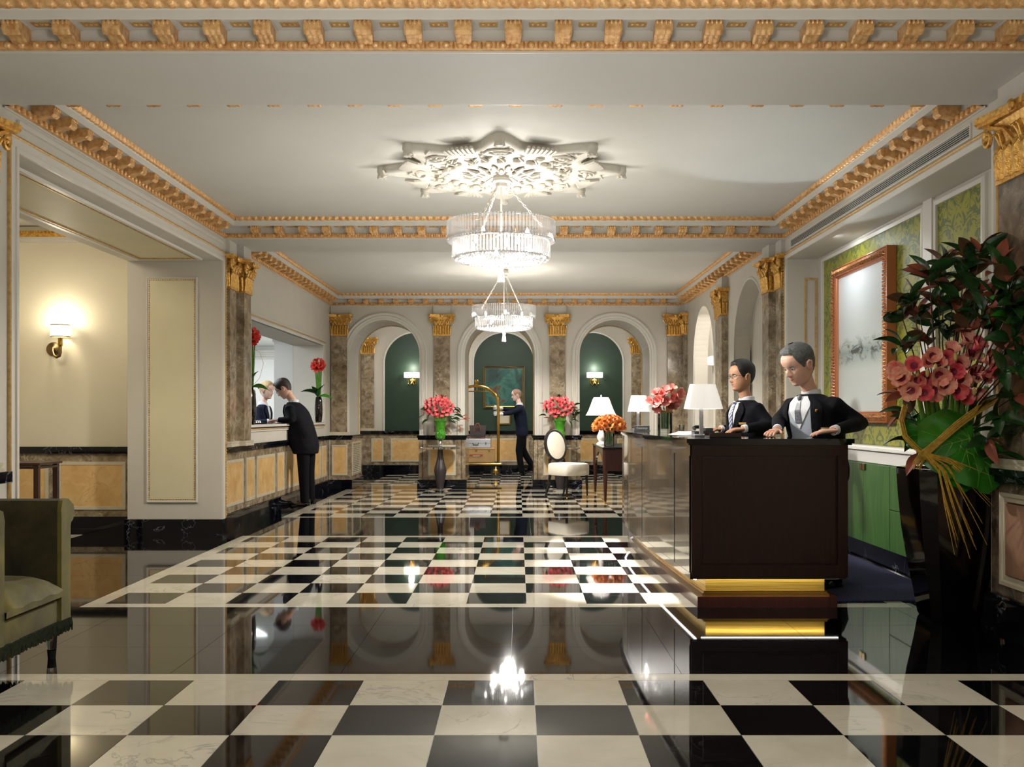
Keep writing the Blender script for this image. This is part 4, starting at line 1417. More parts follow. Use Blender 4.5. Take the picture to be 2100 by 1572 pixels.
# low stool with woven legs half hidden behind the desk
o = TH('stool', (2.28, 7.68, 0.012), 'low stool on grey woven scroll legs peeping out behind the desk', 'stool')
WB(o).box(2.10, 2.44, 7.50, 7.90, .40, .47, .02).build('seat', M['ivory'], o)
woven = simple('grey_woven_leather', srgb(120, 128, 132), 0.5, vary=.25, scale=90, bump=.8, bscale=120, bdist=.008)
for (x, y) in ((2.40, 7.53), (2.12, 7.53), (2.40, 7.86), (2.12, 7.86)):
    s = 1 if x > 2.3 else -1
    b = WB(o); b.tube([(x, y, .42), (x + s * .05, y, .36), (x + s * .085, y, .28), (x + s * .08, y, .2), (x + s * .075, y, .12), (x + s * .06, y, .06), (x + s * .02, y, .012)], [.03, .034, .032, .026, .024, .026, .02], 10)
    b.build('leg', woven, o, True)

# rug behind the desk
o = TH('rug', (2.52, 8.2, 0), 'navy ribbed rug on the floor between the desk and the green cabinets', 'rug')
b = WB(o); b.box(2.13, 2.99, 6.72, 10.3, 0, .011, .003); b.build('pile', M['rug'], o)
b = WB(o)
for k in range(44):
    b.box(2.16 + k * .0185, 2.172 + k * .0185, 6.78, 7.35, .0100, .0119)
reg(b.build('ribs', M['rug'], o), kind='stuff')

# green cabinets in the reception niche
def cab(y0, y1, label, drawers=False):
    o = TH('cabinet', (XN, (y0 + y1) / 2, .165), label, 'cabinet')
    WB(o).box(3.02, XN - .004, y0 + .002, y1 - .002, .166, .858).build('carcass', M['greencab'], o)
    if drawers:
        for z0, z1 in ((.505, .85), (.17, .499)):
            d = WB(o).box(2.996, 3.02, y0 + .004, y1 - .004, z0, z1, .003).build('drawer', M['greencab'], o)
    else:
        m = (y0 + y1) / 2
        for a, c, h in ((y0, m, m - .035), (m, y1, m + .035)):
            d = WB(o).box(2.996, 3.02, a + .003, c - .003, .17, .85, .003).build('door', M['greencab'], o)
            WB(o).box(2.984, 2.996, h - .032, h + .032, .79, .848, .002).build('handle', M['bronze'], d)
cab(7.98, 9.2, 'green cabinet with two doors and bronze pulls beside the desk corner')
cab(7.37, 7.98, 'green cabinet with two stacked drawers next to the planter', True)
cab(9.2, 10.4, 'green two-door cabinet mostly hidden behind the reception desk')
cab(6.2, 7.37, 'green cabinet hidden behind the tall black planter')

# ------------------------------------------------------------------ pictures
o = TH('painting', (XN, 9.02, 1.95), 'tall misty grey abstract painting in an ornate copper frame on the damask', 'painting')
y0, y1, z0, z1 = 8.29, 9.75, 1.20, 2.69
b = WB(o); b.box(3.128, 3.14, y0 + .09, y1 - .09, z0 + .09, z1 - .09); b.build('canvas', M['painting'], o)
b = WB(o); sweep(b, rect(y0 + .09, y1 - .09, z0 + .09, z1 - .09), [(-.01, 0), (-.01, .02), (0, .035), (.008, .03), (.012, .045), (.05, .062), (.075, .045), (.08, .055), (.09, .05), (.09, -.03)], FX(3.14, -1), True)
b.build('frame', M['copperp'], o, 50, fix=False)
b = WB(o)
def along_rect(u0, u1, v0, v1, pitch):
    for a, c in (((u0, v0), (u0, v1)), ((u0, v1), (u1, v1)), ((u1, v1), (u1, v0)), ((u1, v0), (u0, v0))):
        L = math.hypot(c[0] - a[0], c[1] - a[1]); n = int(L / pitch)
        for k in range(n):
            t = (k + .5) / n
            yield a[0] + (c[0] - a[0]) * t, a[1] + (c[1] - a[1]) * t, (c[0] - a[0]) / L, (c[1] - a[1]) / L
for u, v, du, dv in along_rect(y0 + .048, y1 - .048, z0 + .048, z1 - .048, .03):
    b.tube([(3.09, u - dv * .026 - du * .008, v + du * .026 - dv * .008), (3.074, u, v), (3.085, u + dv * .026 + du * .01, v - du * .026 + dv * .01)], [.007, .011, .007], 6)
reg(b.build('carved_leaves', M['copper'], o, True, fix=False), kind='stuff')

o = TH('painting', (-.303, YB, 1.9), 'teal and rust abstract painting in a thin gold frame on the middle green wall', 'painting')
x0, x1, z0, z1 = -.757, .151, 1.43, 2.355
WB(o).box(x0 + .03, x1 - .03, YB - .035, YB - .01, z0 + .03, z1 - .03).build('canvas', M['teal'], o)
b = WB(o); sweep(b, rect(x0 + .03, x1 - .03, z0 + .03, z1 - .03), [(-.012, 0), (-.012, .03), (0, .035), (.012, .028), (.03, .04), (.03, 0)], FY(YB - .01), True); b.build('frame', M['brass'], o, fix=False)
b = WB(o); sweep(b, rect(x0 + .018, x1 - .018, z0 + .018, z1 - .018), [(-.006, 0), (-.006, .036), (.006, .036), (.006, 0)], FY(YB - .01), True); b.build('inner_band', M['ebony'], o, fix=False)
o = TH('notice_frame', (-.31, YB, 1.3), 'small pale picture in a slim brass frame below the teal painting', 'picture')
WB(o).box(-.44, -.18, YB - .03, YB - .012, 1.08, 1.38).build('picture', M['strip'], o)
b = WB(o); sweep(b, rect(-.44, -.18, 1.08, 1.38), [(-.01, 0), (-.01, .01), (.012, .014), (.014, -.015)], FY(YB - .03), True); b.build('frame', M['brass'], o, fix=False)
# mirror in the alcove
o = TH('mirror', (-5.6, 10.8, 1.7), 'tall mirror in a slim gilded frame at the edge of the alcove wall', 'mirror')
WB(o).box(-5.92, -5.475, 10.77, 10.79, 1.09, 2.35).build('glass', M['chrome'], o)
b = WB(o); sweep(b, rect(-5.92, -5.475, 1.09, 2.35), [(-.012, 0), (-.012, .02), (.0, .03), (.02, .03), (.035, .015), (.035, 0)], FY(10.80), True); b.build('frame', M['goldline'], o, 50, fix=False)


# ------------------------------------------------------------------ sconces
def drum(b, c, r, h, seg=20, t=.004):
    b.lathe([(r, -h / 2), (r, h / 2), (r - t, h / 2), (r - t, -h / 2), (r, -h / 2)], c, seg)


def sconce1(name, F, loc, label, s=1.0, r=.10, h=.125):
    """single shade sconce; local x sideways, y out of the wall, z up"""
    o = empty(name, loc, F, label, 'wall lamp')
    T = Matrix.Scale(s, 4)
    def q():
        m = MB(); m.T = T; return m
    b = q(); b.T = T @ Matrix.Rotation(-pi / 2, 4, 'X'); b.lathe([(0, .03), (.03, .028), (.045, .018), (.075, .012), (.078, 0)], (0, 0, 0), 24); b.build('backplate', M['bronze'], o, True)
    b = q(); b.tube([(0, .025, 0), (-.02, .06, .01), (-.03, .085, -.03), (-.05, .10, -.075), (-.085, .11, -.095), (-.115, .11, -.08), (-.125, .11, -.04), (-.125, .11, .03)], [.010, .011, .012, .014, .015, .016, .016, .016], 10); b.build('arm', M['bronze'], o, True)
    b = q()
    b.lathe([(.016, 0), (.024, .01), (.026, .03), (.024, .085), (.028, .095), (.0, .095)], (-.125, .11, .02), 14); b.build('candle_cup', M['brass'], o, True)
    b = q(); drum(b, (-.125, .11, .19), r, h); b.build('lamp_shade', M['shadew'], o, True)
    b = q()
    for z in (-h / 2, h / 2): b.lathe([(r + .001, -.005), (r + .002, .005), (r - .005, .005), (r - .005, -.005), (r + .001, -.005)], (-.125, .11, .19 + z), 20)
    b.build('shade_trim', M['bronze'], o, True)
    return o


def sconce2(loc, rz, label, dx=.09):
    o = empty('wall_sconce', loc, rz, label, 'wall lamp')
    b = MB(); b.T = Matrix.Rotation(-pi / 2, 4, 'X'); b.lathe([(0, .04), (.03, .035), (.055, .02), (.06, 0)], (0, 0, 0), 20); b.build('backplate', M['brass'], o, True)
    for s in (-1, 1):
        b = MB(); b.tube([(0, .03, 0), (s * .015, .07, -.05), (s * .045, .09, -.085), (s * .085, .10, -.06), (s * dx, .10, 0), (s * dx, .10, .05)], [.009, .01, .011, .010, .010, .012], 8); b.build('arm', M['brass'], o, True)
        b = MB(); drum(b, (s * dx * 1.02, .10, .13), .085, .115); b.build('lamp_shade', M['shadew'], o, True)
    return o


sconce1('wall_sconce', pi, (-5.065, 10.8, 1.985), 'single brass wall lamp with a lit drum shade in the alcove', 1.0)
sconce2((-2.34, YB - .01, 2.03), pi, 'twin-shade brass wall lamp on the green panel of the cashier-side arch')
sconce2((1.70, YB - .01, 2.03), pi, 'twin-shade brass wall lamp on the green panel above the white table lamp')
sconce2((XR + .2, 14.9, 1.96), R_RIGHTW, 'twin-shade brass wall lamp inside the bright arched side niche')
light('POINT', 'sconce_light', (-4.95, 10.62, 2.28), 7, WARM, .06)
light('POINT', 'sconce_light', (-2.34, YB - .2, 2.32), 7, NEUT, .06)
light('POINT', 'sconce_light', (1.70, YB - .2, 2.32), 7, NEUT, .06)
light('POINT', 'sconce_light', (XR - .02, 14.9, 2.25), 5, NEUT, .06)
# ------------------------------------------------------------------ flowers and leaves
def at(px, py, Y):
    return Vector(((px - 1062) * Y / FPX, Y, CH - (py - 852) * Y / FPX))


def bloom_mesh(name, mats, n=6, L=.075, open_=.45, rings=5):
    """trumpet flower along +z, throat at the far end; petals are strips"""
    b = MB()
    for k in range(n):
        a = 2 * pi * k / n; inner = k % 2
        P = []
        for i in range(rings + 1):
            t = i / rings
            r = .008 + L * open_ * (t ** 1.5) * (1.0 if inner else 1.12)
            z = L * (t - .22 * max(0, t - .6) ** 1.2 * (2 if not inner else 1))
            w = L * .56 * sin(pi * min(1, .14 + t * .72)) ** .8
            row = []
            for j in (-1, -.4, .4, 1):
                th = a + j * w / max(.015, r + L * .22)
                rr = r * (1 - .0 * j * j)
                row.append((rr * cos(th), rr * sin(th), z - (abs(j) ** 2) * L * .04))
            P.append(row)
        b.mi = 0
        b.grid(P)
    b.mi = 1
    b.lathe([(0, -.006), (.012, 0), (.013, L * .2), (L * .2, L * .5), (.0, L * .42)], (0, 0, 0), 8)
    return b.mesh(name, mats, 60, fix=False)


def tulip_mesh(name, mats, L=.05):
    b = MB()
    for k in range(6):
        a = 2 * pi * k / 6
        P = []
        for i in range(5):
            t = i / 4
            r = L * (.12 + .48 * sin(pi * min(1, .15 + t * .72)))
            w = L * .42 * sin(pi * min(1, .2 + t * .74))
            P.append([((r + (.003 if k % 2 else 0)) * cos(a + j * w / r), (r + (.003 if k % 2 else 0)) * sin(a + j * w / r), L * t) for j in (-1, 0, 1)])
        b.grid(P)
    return b.mesh(name, mats, 60, fix=False)


def leaf_mesh(name, top, under, L=.14, W=.05, curl=.02, vein=None):
    b = MB(); n = 7
    G = []
    for i in range(n + 1):
        t = i / n
        w = W * .5 * (sin(pi * t ** .85) ** .75 if 0 < t < 1 else .02)
        z = -curl * (2 * t - .6) ** 2 + .006
        G.append([(j * w, L * t, z + abs(j) * w * .35) for j in (-1, -.5, 0, .5, 1)])
    b.mi = 0; b.grid(G)
    b.mi = 1; b.grid([[(x, y, z - .0018) for x, y, z in row][::-1] for row in G])
    m = [top, under]
    if vein:
        b.mi = 2; b.tube([(0, L * t / 8, -curl * (2 * t / 8 - .6) ** 2 + .009) for t in range(9)], .0016, 4); m.append(vein)
    return b.mesh(name, m, 60, fix=False)


def aim(v):
    """rotation with local z along v"""
    return Vector(v).to_track_quat('Z', 'Y').to_euler()


def aimy(v, roll=0.0):
    q = Vector(v).to_track_quat('Y', 'Z')
    from mathutils import Quaternion
    return (q @ Quaternion((0, 1, 0), roll)).to_euler()


FL = {
    'coral': bloom_mesh('flower', [M['pet'], M['throat']], L=.095, open_=.34),
    'coral2': bloom_mesh('flower', [M['pet'], M['throat']], L=.10, open_=.42),
    'corald': bloom_mesh('flower', [M['petr'], M['throat']], L=.09, open_=.38),
    'rose': bloom_mesh('flower', [M['petr'], M['throat']], L=.11, open_=.48),
    'red': bloom_mesh('flower', [M['petred'], M['throat']], L=.13, open_=.58),
    'pink': bloom_mesh('flower', [M['petp'], M['petr']], L=.085, open_=.48),
    'tulip': tulip_mesh('tulip', M['peto'], .075),
}
LF = {
    'mag': leaf_mesh('leaf', M['leafd'], M['leafd'], .15, .058, .02),
    'magr': leaf_mesh('leaf', M['leafr'], M['leafu'], .14, .056, .015),
    'magg': leaf_mesh('leaf', M['leafg'], M['leafd'], .15, .06, .02),
    'mago': leaf_mesh('leaf', M['leafo'], M['leafo'], .14, .05, .015),
}

# ------------------------------------------------------------------ the big planter and its arrangement
PX, PY = 2.70, 6.20
o = TH('planter', (PX, PY, 0), 'tall glossy black octagonal planter beside the rose marble dado', 'planter')
b = MB(); P = []
def octa(h, c): return [(-h + c, -h), (h - c, -h), (h, -h + c), (h, h - c), (h - c, h), (-h + c, h), (-h, h - c), (-h, -h + c)]
prof = [(0, .155), (.02, .165), (.15, .185), (.35, .222), (.55, .25), (.75, .268), (.925, .278), (.935, .272), (.935, .245), (.86, .24), (.86, .01)]
for z, h in prof:
    P.append([(x, y, z) for x, y in octa(h * .94, h * .28)])
b.grid(P, close_v=True)
n0 = len(b.v) - 8; b.f.append(tuple(range(8))); b.m.append(0); b.f.append(tuple(range(n0, n0 + 8))); b.m.append(0)
b.build('body', M['vaseblk'], o, 25)
MB().poly(octa(.222, .066), .87, .885).build('soil', M['rubber'], o)

o = TH('bouquet', (PX, PY, .93), 'huge bouquet of coral amaryllis, magnolia branches and willow twigs rising from the black planter', 'flowers')
OB = Vector(o.location)
def depth(x):
    return min(6.25, 2.66 * FPX / (x - 1062))
random.seed(11)
blooms = [(1858, 790), (1842, 762), (1875, 750), (1905, 742), (1868, 800), (1895, 805), (1882, 778), (1925, 768), (1938, 735), (1948, 722), (1915, 800), (1898, 775), (1965, 748), (1985, 725), (2002, 712), (1968, 778), (1990, 762),
          (1962, 800), (1998, 800), (2022, 738), (2038, 755), (2012, 768), (1935, 790), (1955, 762), (1912, 730), (1978, 700), (2030, 768), (1922, 750), (1850, 775), (1975, 812)]
kinds = ['coral', 'coral2', 'corald']
for i, (x, y) in enumerate(blooms):
    Y = min(5.72 + random.uniform(-.05, .07) + (y < 750) * .08, depth(x))
    p = at(x, y, Y) - OB
    d = Vector(((x - 1945) / 150, -random.uniform(.7, 1.2), random.uniform(-.15, .5) + (750 - y) / 110))
    f = put('flower', FL[kinds[(i * 7) % 3]], o, p - d.normalized() * .04, aim(d), (1.12,) * 3)
for i in range(9):
    x, y = random.choice(blooms)
    p = at(x + random.uniform(-14, 14), y + random.uniform(-14, 14), 5.70) - OB
    b = MB(); b.ball((0, 0, 0), .017, 7, 6, (.7, .7, 1.5)); b.build('bud', M['bud'], o, True, loc=p)
for i in range(11):
    x0 = 1898 + i * 10.5 + random.uniform(-3, 3)
    p1 = at(x0 + (x0 - 1950) * .35, 805 - random.uniform(0, 20), 5.84) - OB
    p0 = at(1915 + i * 7.0, 955, 6.0) - OB
    b = MB(); b.tube([p0, p0.lerp(p1, .5) + Vector((0, .01, 0)), p1], [.017, .016, .014], 8); b.build('stem', M['stem'], o, True)
# magnolia branches
tips = [(1905, 560, 'd'), (1868, 610, 'd'), (1935, 535, 'r'), (1978, 560, 'd'), (2010, 520, 'r'), (2050, 545, 'd'), (2085, 560, 'r'), (1850, 650, 'd'), (1885, 640, 'r'), (1925, 620, 'd'), (1965, 620, 'd'),
        (2005, 600, 'r'), (2040, 610, 'r'), (2080, 620, 'd'), (1900, 690, 'd'), (1945, 680, 'd'), (1990, 670, 'r'), (2035, 670, 'd'), (2078, 690, 'd'), (2060, 760, 'r'), (2085, 810, 'r'), (1850, 710, 'd'), (2065, 720, 'd'),
        (1845, 800, 'r'), (1862, 845, 'd'), (2055, 850, 'd'), (2030, 900, 'd'), (1870, 880, 'd'), (2090, 740, 'g'), (2080, 650, 'g'), (2070, 590, 'g'), (1925, 580, 'd'), (1955, 590, 'r'), (1970, 640, 'd'), (2020, 640, 'd'), (1910, 650, 'd'), (1990, 540, 'd')]
base_p = Vector((0, 0, .02))
for i, (x, y, k) in enumerate(tips):
    Y = min(depth(x), random.uniform(5.95, 6.3))
    if x > 2035: Y = depth(x) - random.uniform(0, .08)
    tip = at(x, y, Y) - OB
    mid = base_p.lerp(tip, .55) + Vector((0, .05, .06))
    b = MB(); b.tube([base_p + Vector((random.uniform(-.08, .08), random.uniform(0, .12), 0)), mid, tip], [.007, .005, .003], 5)
    b.build('branch', M['woodred'], o, True)
    dirb = (tip - mid).normalized()
    nl = 7 if y < 720 else 4
    for j in range(nl):
        a = j * 2.4 + i
        side = dirb.cross(Vector((0, 1, 0))).normalized()
        other = dirb.cross(side)
        d = dirb * random.uniform(.35, .9) + side * cos(a) * .9 + other * sin(a) * .75
        if x > 2035: d.x = min(d.x, .2); 
        d.y -= .15
        key = {'d': 'mag', 'r': 'magr', 'g': 'magg'}[k]
        if random.random() < .33: key = 'magr' if key == 'mag' else 'mag'
        s = random.uniform(.95, 1.4)
        put('leaf', LF[key], o, tip - dirb * random.uniform(0, .06), aimy(d, random.uniform(-1.2, 1.2)), (s, s, s))
# two big heart-shaped leaves at the rim
def heart(c, ax, nrm, L, Wd, name='big_leaf', wave=.012):
    """heart-shaped leaf: c = stalk point, ax = direction of the tip, nrm = towards the viewer"""
    a = Vector(ax).normalized(); nn = Vector(nrm); nn = (nn - a * nn.dot(a)).normalized(); sd = a.cross(nn)
    b = MB(); n = 16; G = []
    def pt(u, v):   # polar outline: v = angle around the stalk, u = 0..1 radius
        r = L * max(.0, .5 + .5 * cos(v)) ** .62 * u * (1 + .03 * cos(9 * v))
        x = r * cos(v); y = r * sin(v) * Wd
        q = -.10 * L * u * u - .10 * L * (x / L) ** 2 + wave * sin(7 * v) * u * u
        return c + a * x + sd * y + nn * (q + .05 * L)
    for i in range(29):
        v = -2.95 + 5.9 * i / 28
        G.append([tuple(pt(u, v)) for u in (0.02, .25, .5, .75, .92, 1.0)])
    b.mi = 0; b.grid(G); b.grid([[tuple(Vector(p) - nn * .002) for p in r][::-1] for r in G])
    b.mi = 1
    b.tube([pt(u, 0) + nn * .002 for u in (0.02, .25, .5, .75, .97)], [.0034, .003, .0024, .0016, .0008], 4)
    for v, u0 in ((.22, .55), (.5, .36), (.95, .18), (1.5, .04), (2.1, .03)):
        for s_ in (-1, 1):
            a0 = pt(u0, 0); ex = pt(.93, v * s_)
            b.tube([a0 + nn * .002, pt(.5 + u0 * .45, v * s_ * .72) + nn * .003, ex + nn * .002], [.0022, .0016, .0008], 4)
    b.build(name, [M['leafg'], M['leafv']], o, 60, fix=False)
heart(at(1990, 900, 5.78) - OB, (-.95, -.1, -.22), (.1, -1, .40), .31, .95, wave=.022)
heart(at(1975, 925, 5.75) - OB, (.85, 0, -.42), (.1, -1, .5), .30, .9, wave=.02)
heart(at(1900, 900, 5.98) - OB, (-.5, 0, .7), (-.2, -1, .2), .16, 1.0)
heart(at(1960, 948, 5.84) - OB, (.3, -.1, -.2), (.0, -1, .7), .17, 1.3)
for (x, y, dx, dz, k) in ((1880, 870, -.6, .3, 'mag'), (1990, 890, .8, .2, 'mag'), (2030, 870, .9, .4, 'mag'), (2010, 920, 1, -.1, 'magg'), (2045, 930, 1, -.3, 'mag'), (1890, 930, -.5, -.4, 'magr'), (2030, 895, .9, .1, 'mag'), (2000, 850, .5, .7, 'mag'), (1870, 830, -.6, .6, 'magr'), (1865, 905, -1, .1, 'mag'), (2050, 895, .7, .5, 'magg')):
    Y = min(depth(x), 5.95)
    put('leaf', LF[k], o, at(x, y, Y) - OB, aimy((dx, -.3, dz), random.uniform(-1, 1)), (1.3, 1.3, 1.3))
# willow twigs
def twigs(name, paths, n, spread, r=.0022):
    b = MB()
    for k in range(n):
        pts = []
        u = random.uniform(-1, 1); v = random.uniform(-1, 1); e = random.uniform(.8, 1.15)
        for i, (x, y, Y) in enumerate(paths):
            s = spread[i]
            pts.append(at(x + u * s + random.uniform(-.3, .3) * s * .3, y + v * s * .8, Y + .0006 * s * v) - OB)
        b.tube(pts, r, 4, cap=False)
    reg(b.build(name, M['twig'], o, True, fix=False), kind='stuff')
twigs('twig_sweep', [(2040, 818, 5.75), (2005, 840, 5.74), (1965, 870, 5.72), (1925, 905, 5.72), (1893, 932, 5.74), (1880, 955, 5.8)], 30, [9, 7, 7, 6, 7, 9])
twigs('twig_loop', [(1856, 832, 5.9), (1848, 862, 5.84), (1856, 895, 5.8), (1880, 920, 5.76), (1905, 940, 5.74), (1920, 955, 5.76)], 18, [5, 5, 5, 5, 6, 6])
for k in range(26):
    t = k / 25
    ex, ey = random.choice([(2035 + random.uniform(-10, 10), 985 + random.uniform(-8, 55)), (1965 + random.uniform(-10, 25), 1120 + random.uniform(-30, 30)), (2005 + random.uniform(-12, 20), 1080 + random.uniform(-40, 50))])
    cx, cy = 1900 + random.uniform(-5, 5), 930 + random.uniform(-4, 4)
    pts = [at(cx, cy, 5.74) - OB, at(cx + (ex - cx) * .3 + 8, cy + (ey - cy) * .18, 5.70) - OB, at(cx + (ex - cx) * .62, cy + (ey - cy) * .5, 5.70) - OB, at(ex, ey, 5.74) - OB]
    b = MB(); b.tube(pts, [.003, .0028, .0022, .0013], 4); b.build('twig', M['twig'], o, True, fix=False)


# ------------------------------------------------------------------ pedestals with green vases by the arcade
def pedestal(x, y, label, vlabel, blabel, mirror=1, seed=1):
    o = TH('pedestal', (x, y, 0), label, 'pedestal', 'pedestals in front of the arcade')
    MB().lathe([(0, 0), (.2, 0), (.203, .01), (.203, .035), (.19, .045), (.06, .05), (0, .05)], seg=36).build('base_disc', M['chrome'], o, 40)
    MB().lathe([(0, .05), (.055, .05), (.058, .08), (.075, .17), (.103, .32), (.105, .34), (.098, .39), (.07, .48), (.048, .58), (.043, .68), (.05, .70), (0, .70)], seg=28).build('baluster', M['darkwood'], o, True)
    MB().lathe([(0, .70), (.30, .70), (.325, .705), (.325, .735), (.30, .74), (0, .74)], seg=40).build('tray', M['chrome'], o, 40)
    b = MB()
    for k in range(60):
        a = 2 * pi * k / 60; b.ball((.322 * cos(a), .322 * sin(a), .72), .012, 5, 4)
    reg(b.build('tray_beads', M['chrome'], o, True, fix=False), kind='stuff')
    MB().lathe([(0, .74), (.04, .742), (.018, .755), (.016, .77), (.028, .785), (.028, .80), (.016, .815), (.016, .83), (.035, .838), (0, .84)], seg=20).build('neck', M['chrome'], o, True)
    v = TH('vase', (x, y, .841), vlabel, 'vase', 'green glass urns on the pedestals')
    MB().lathe([(0, 0), (.03, .002), (.075, .04), (.092, .09), (.085, .13), (.072, .17), (.078, .24), (.10, .31), (.125, .335), (.12, .338), (.095, .315), (.07, .24), (.06, .17), (0, .12)], seg=28).build('urn', M['greenglass'], v, True)
    q = TH('bouquet', (x, y, 1.1), blabel, 'flowers')
    random.seed(seed)
    pts = []
    for i in range(26):
        for _ in range(40):
            ex = random.uniform(-1, 1); ez = random.uniform(-1, 1)
            if ex * ex + ez * ez > 1: continue
            c = Vector((-.02 * mirror + ex * .235, -.05 - .12 * sqrt(max(0, 1 - ex * ex - ez * ez)), .31 + ez * .14))
            if all((c - z).length > .062 for z in pts): break
        pts.append(c)
        d = Vector((ex * .9, -.8, ez * .9 + .1))
        put('flower', FL['rose'], q, c - d.normalized() * .04, aim(d), (.72, .72, .72))
    for i in range(8):
        a = -.11 + i * .031
        MB().tube([(a * .5, -.02, .02), (a * 1.1, -.05, .22)], .011, 6).build('stem', M['stem'], q, True)
    for i in range(18):
        t = random.uniform(.0, 1)
        sx = mirror if i < 13 else -mirror
        p = Vector((sx * random.uniform(.12, .26), -.02 + random.uniform(-.05, .06), random.uniform(.05, .34)))
        put('leaf', LF[random.choice(['mag', 'mag', 'magr'])], q, p, aimy((sx * random.uniform(.3, 1), -.2, random.uniform(-.9, .7)), random.uniform(-1, 1)), (.95,) * 3)
    for i in range(5):
        put('leaf', LF[random.choice(['mag', 'magr'])], q, (random.uniform(-.08, .06), 0, .40), aimy((random.uniform(-.5, .5), -.1, 1), random.uniform(-1, 1)), (.9,) * 3)
    return o, v, q


o, v, q = pedestal(-1.30, 16.60, 'black baluster pedestal with chrome tray in front of the block beside the luggage cart', 'green glass urn on the pedestal beside the luggage cart', 'pink amaryllis bouquet with rust leaves stretching towards the luggage cart', 1, 2)
for p, d in (((.36, -.02, .10), (1, -.1, -.1)), ((.36, -.02, .13), (.9, -.1, .5)), ((.30, -.02, .16), (.1, -.1, 1)), ((.38, -.02, .1), (1, 0, .25)), ((.30, -.02, .0), (.5, 0, -1))):
    put('leaf', LF['mago'], q, p, aimy(d, .4), (.9,) * 3)
MB().tube([(.1, 0, .05), (.25, -.02, .06), (.38, -.02, .11)], .004, 5).build('branch', M['woodred'], q, True)
pedestal(.704, 16.60, 'black baluster pedestal mostly hidden behind the oval-back chair', 'green glass urn just above the oval-back chair', 'pink amaryllis bouquet above the oval-back chair', 1, 5)

# ------------------------------------------------------------------ oval-back chair
o = empty('chair', (.76, 15.14, 0), radians(-49), 'ebonised oval-back side chair with ivory seat beside the dark side table', 'chair')
b = MB(); P = []
for (z, k) in ((.355, .97), (.37, 1.0), (.50, 1.0), (.525, .97), (.54, .8), (.545, .3)):
    P.append([(x * k, y * k, z) for x, y in [(-.22, -.20), (-.1, -.225), (.08, -.245), (.20, -.25), (.245, -.22), (.26, -.1), (.26, .1), (.245, .22), (.20, .25), (.08, .245), (-.1, .225), (-.22, .20), (-.235, .1), (-.235, -.1)]])
b.grid(P, close_v=True); b.f.append(tuple(range(14))); b.m.append(0); b.f.append(tuple(range(70, 84))); b.m.append(0)
b.build('seat', M['ivory'], o, 50)
for s in (-1, 1):
    b = MB(); b.tube([(.20, s * .21, .36), (.205, s * .212, .2), (.21, s * .215, .04)], [.021, .018, .011], 8); l = b.build('leg', M['ebony'], o, True)
    MB().lathe([(0, 0), (.009, 0), (.012, .04), (0, .04)], (.21, s * .215, 0), 8).build('foot', M['brass'], l, True)
    b = MB(); b.tube([(-.245, s * .15, .60), (-.225, s * .165, .48), (-.21, s * .17, .36), (-.23, s * .175, .2), (-.30, s * .19, .0)], [.018, .021, .023, .019, .014], 8); b.build('leg', M['ebony'], o, True)
def oval(r1, r2, n=32): return [(r1 * sin(2 * pi * k / n), r2 * cos(2 * pi * k / n)) for k in range(n)]
tilt = Matrix.Translation((-.27, 0, .80)) @ Matrix.Rotation(radians(-10), 4, 'Y')
b = MB(); b.T = tilt
P = []
for (y, z) in oval(.205, .235):
    d = Vector((y, z)).normalized()
    P.append([(x, y + d.x * q, z + d.y * q) for x, q in ((-.02, -.02), (-.02, .018), (0, .026), (.018, .018), (.02, 0), (.016, -.02))])
b.grid(P, close_u=True, close_v=True); b.build('back_frame', M['ebony'], o, True)
b = MB(); b.T = tilt
P = [[(x, y * k, z * k) for y, z in oval(.19, .22)] for x, k in ((-.018, .98), (0, 1.0), (.018, .97), (.034, .7), (.04, .3), (.041, .02))]
b.grid(P, close_v=True); b.build('back_pad', M['ivory'], o, True)
MB().tube([(-.235, -.13, .585), (-.238, 0, .57), (-.235, .13, .585)], .016, 8).build('back_rail', M['ebony'], o, True)

# ------------------------------------------------------------------ side table, lamp, tulips
o = TH('side_table', (1.55, 15.05, 0), 'dark wood side table with arched apron beyond the curved end of the desk', 'table')
b = WB(o); b.box(1.205, 1.92, 14.08, 16.05, .785, .81, .004); b.build('table_top', M['ebony'], o)
WB(o).box(1.24, 1.90, 14.12, 14.16, .47, .785).build('drawer_front', M['woodred'], o)
b = WB(o)
n = 24; P = []
for i in range(n + 1):
    y = 14.14 + (15.99 - 14.14) * i / n
    t = (y - 14.14) / 1.85
    z = .47 + .24 * max(0, sin(pi * min(1, max(0, (t - .12) / .76)))) ** .6
    P.append([(1.235, y, z), (1.235, y, .785), (1.262, y, .785), (1.262, y, z)])
b.grid(P, close_v=True); b.build('side_apron', M['woodside'], o)
for (x, y) in ((1.25, 14.15), (1.25, 15.98), (1.87, 14.15), (1.87, 15.98)):
    b = WB(o); b.tube([(x, y, .785), (x, y, .5), (x, y, .25), (x, y, .03)], [.036, .034, .026, .016], 4); l = b.build('leg', M['woodred'], o)
    b = WB(o); b.lathe([(0, 0), (.012, 0), (.016, .035), (0, .035)], (x, y, 0), 8); b.build('foot', M['brass'], l, True)

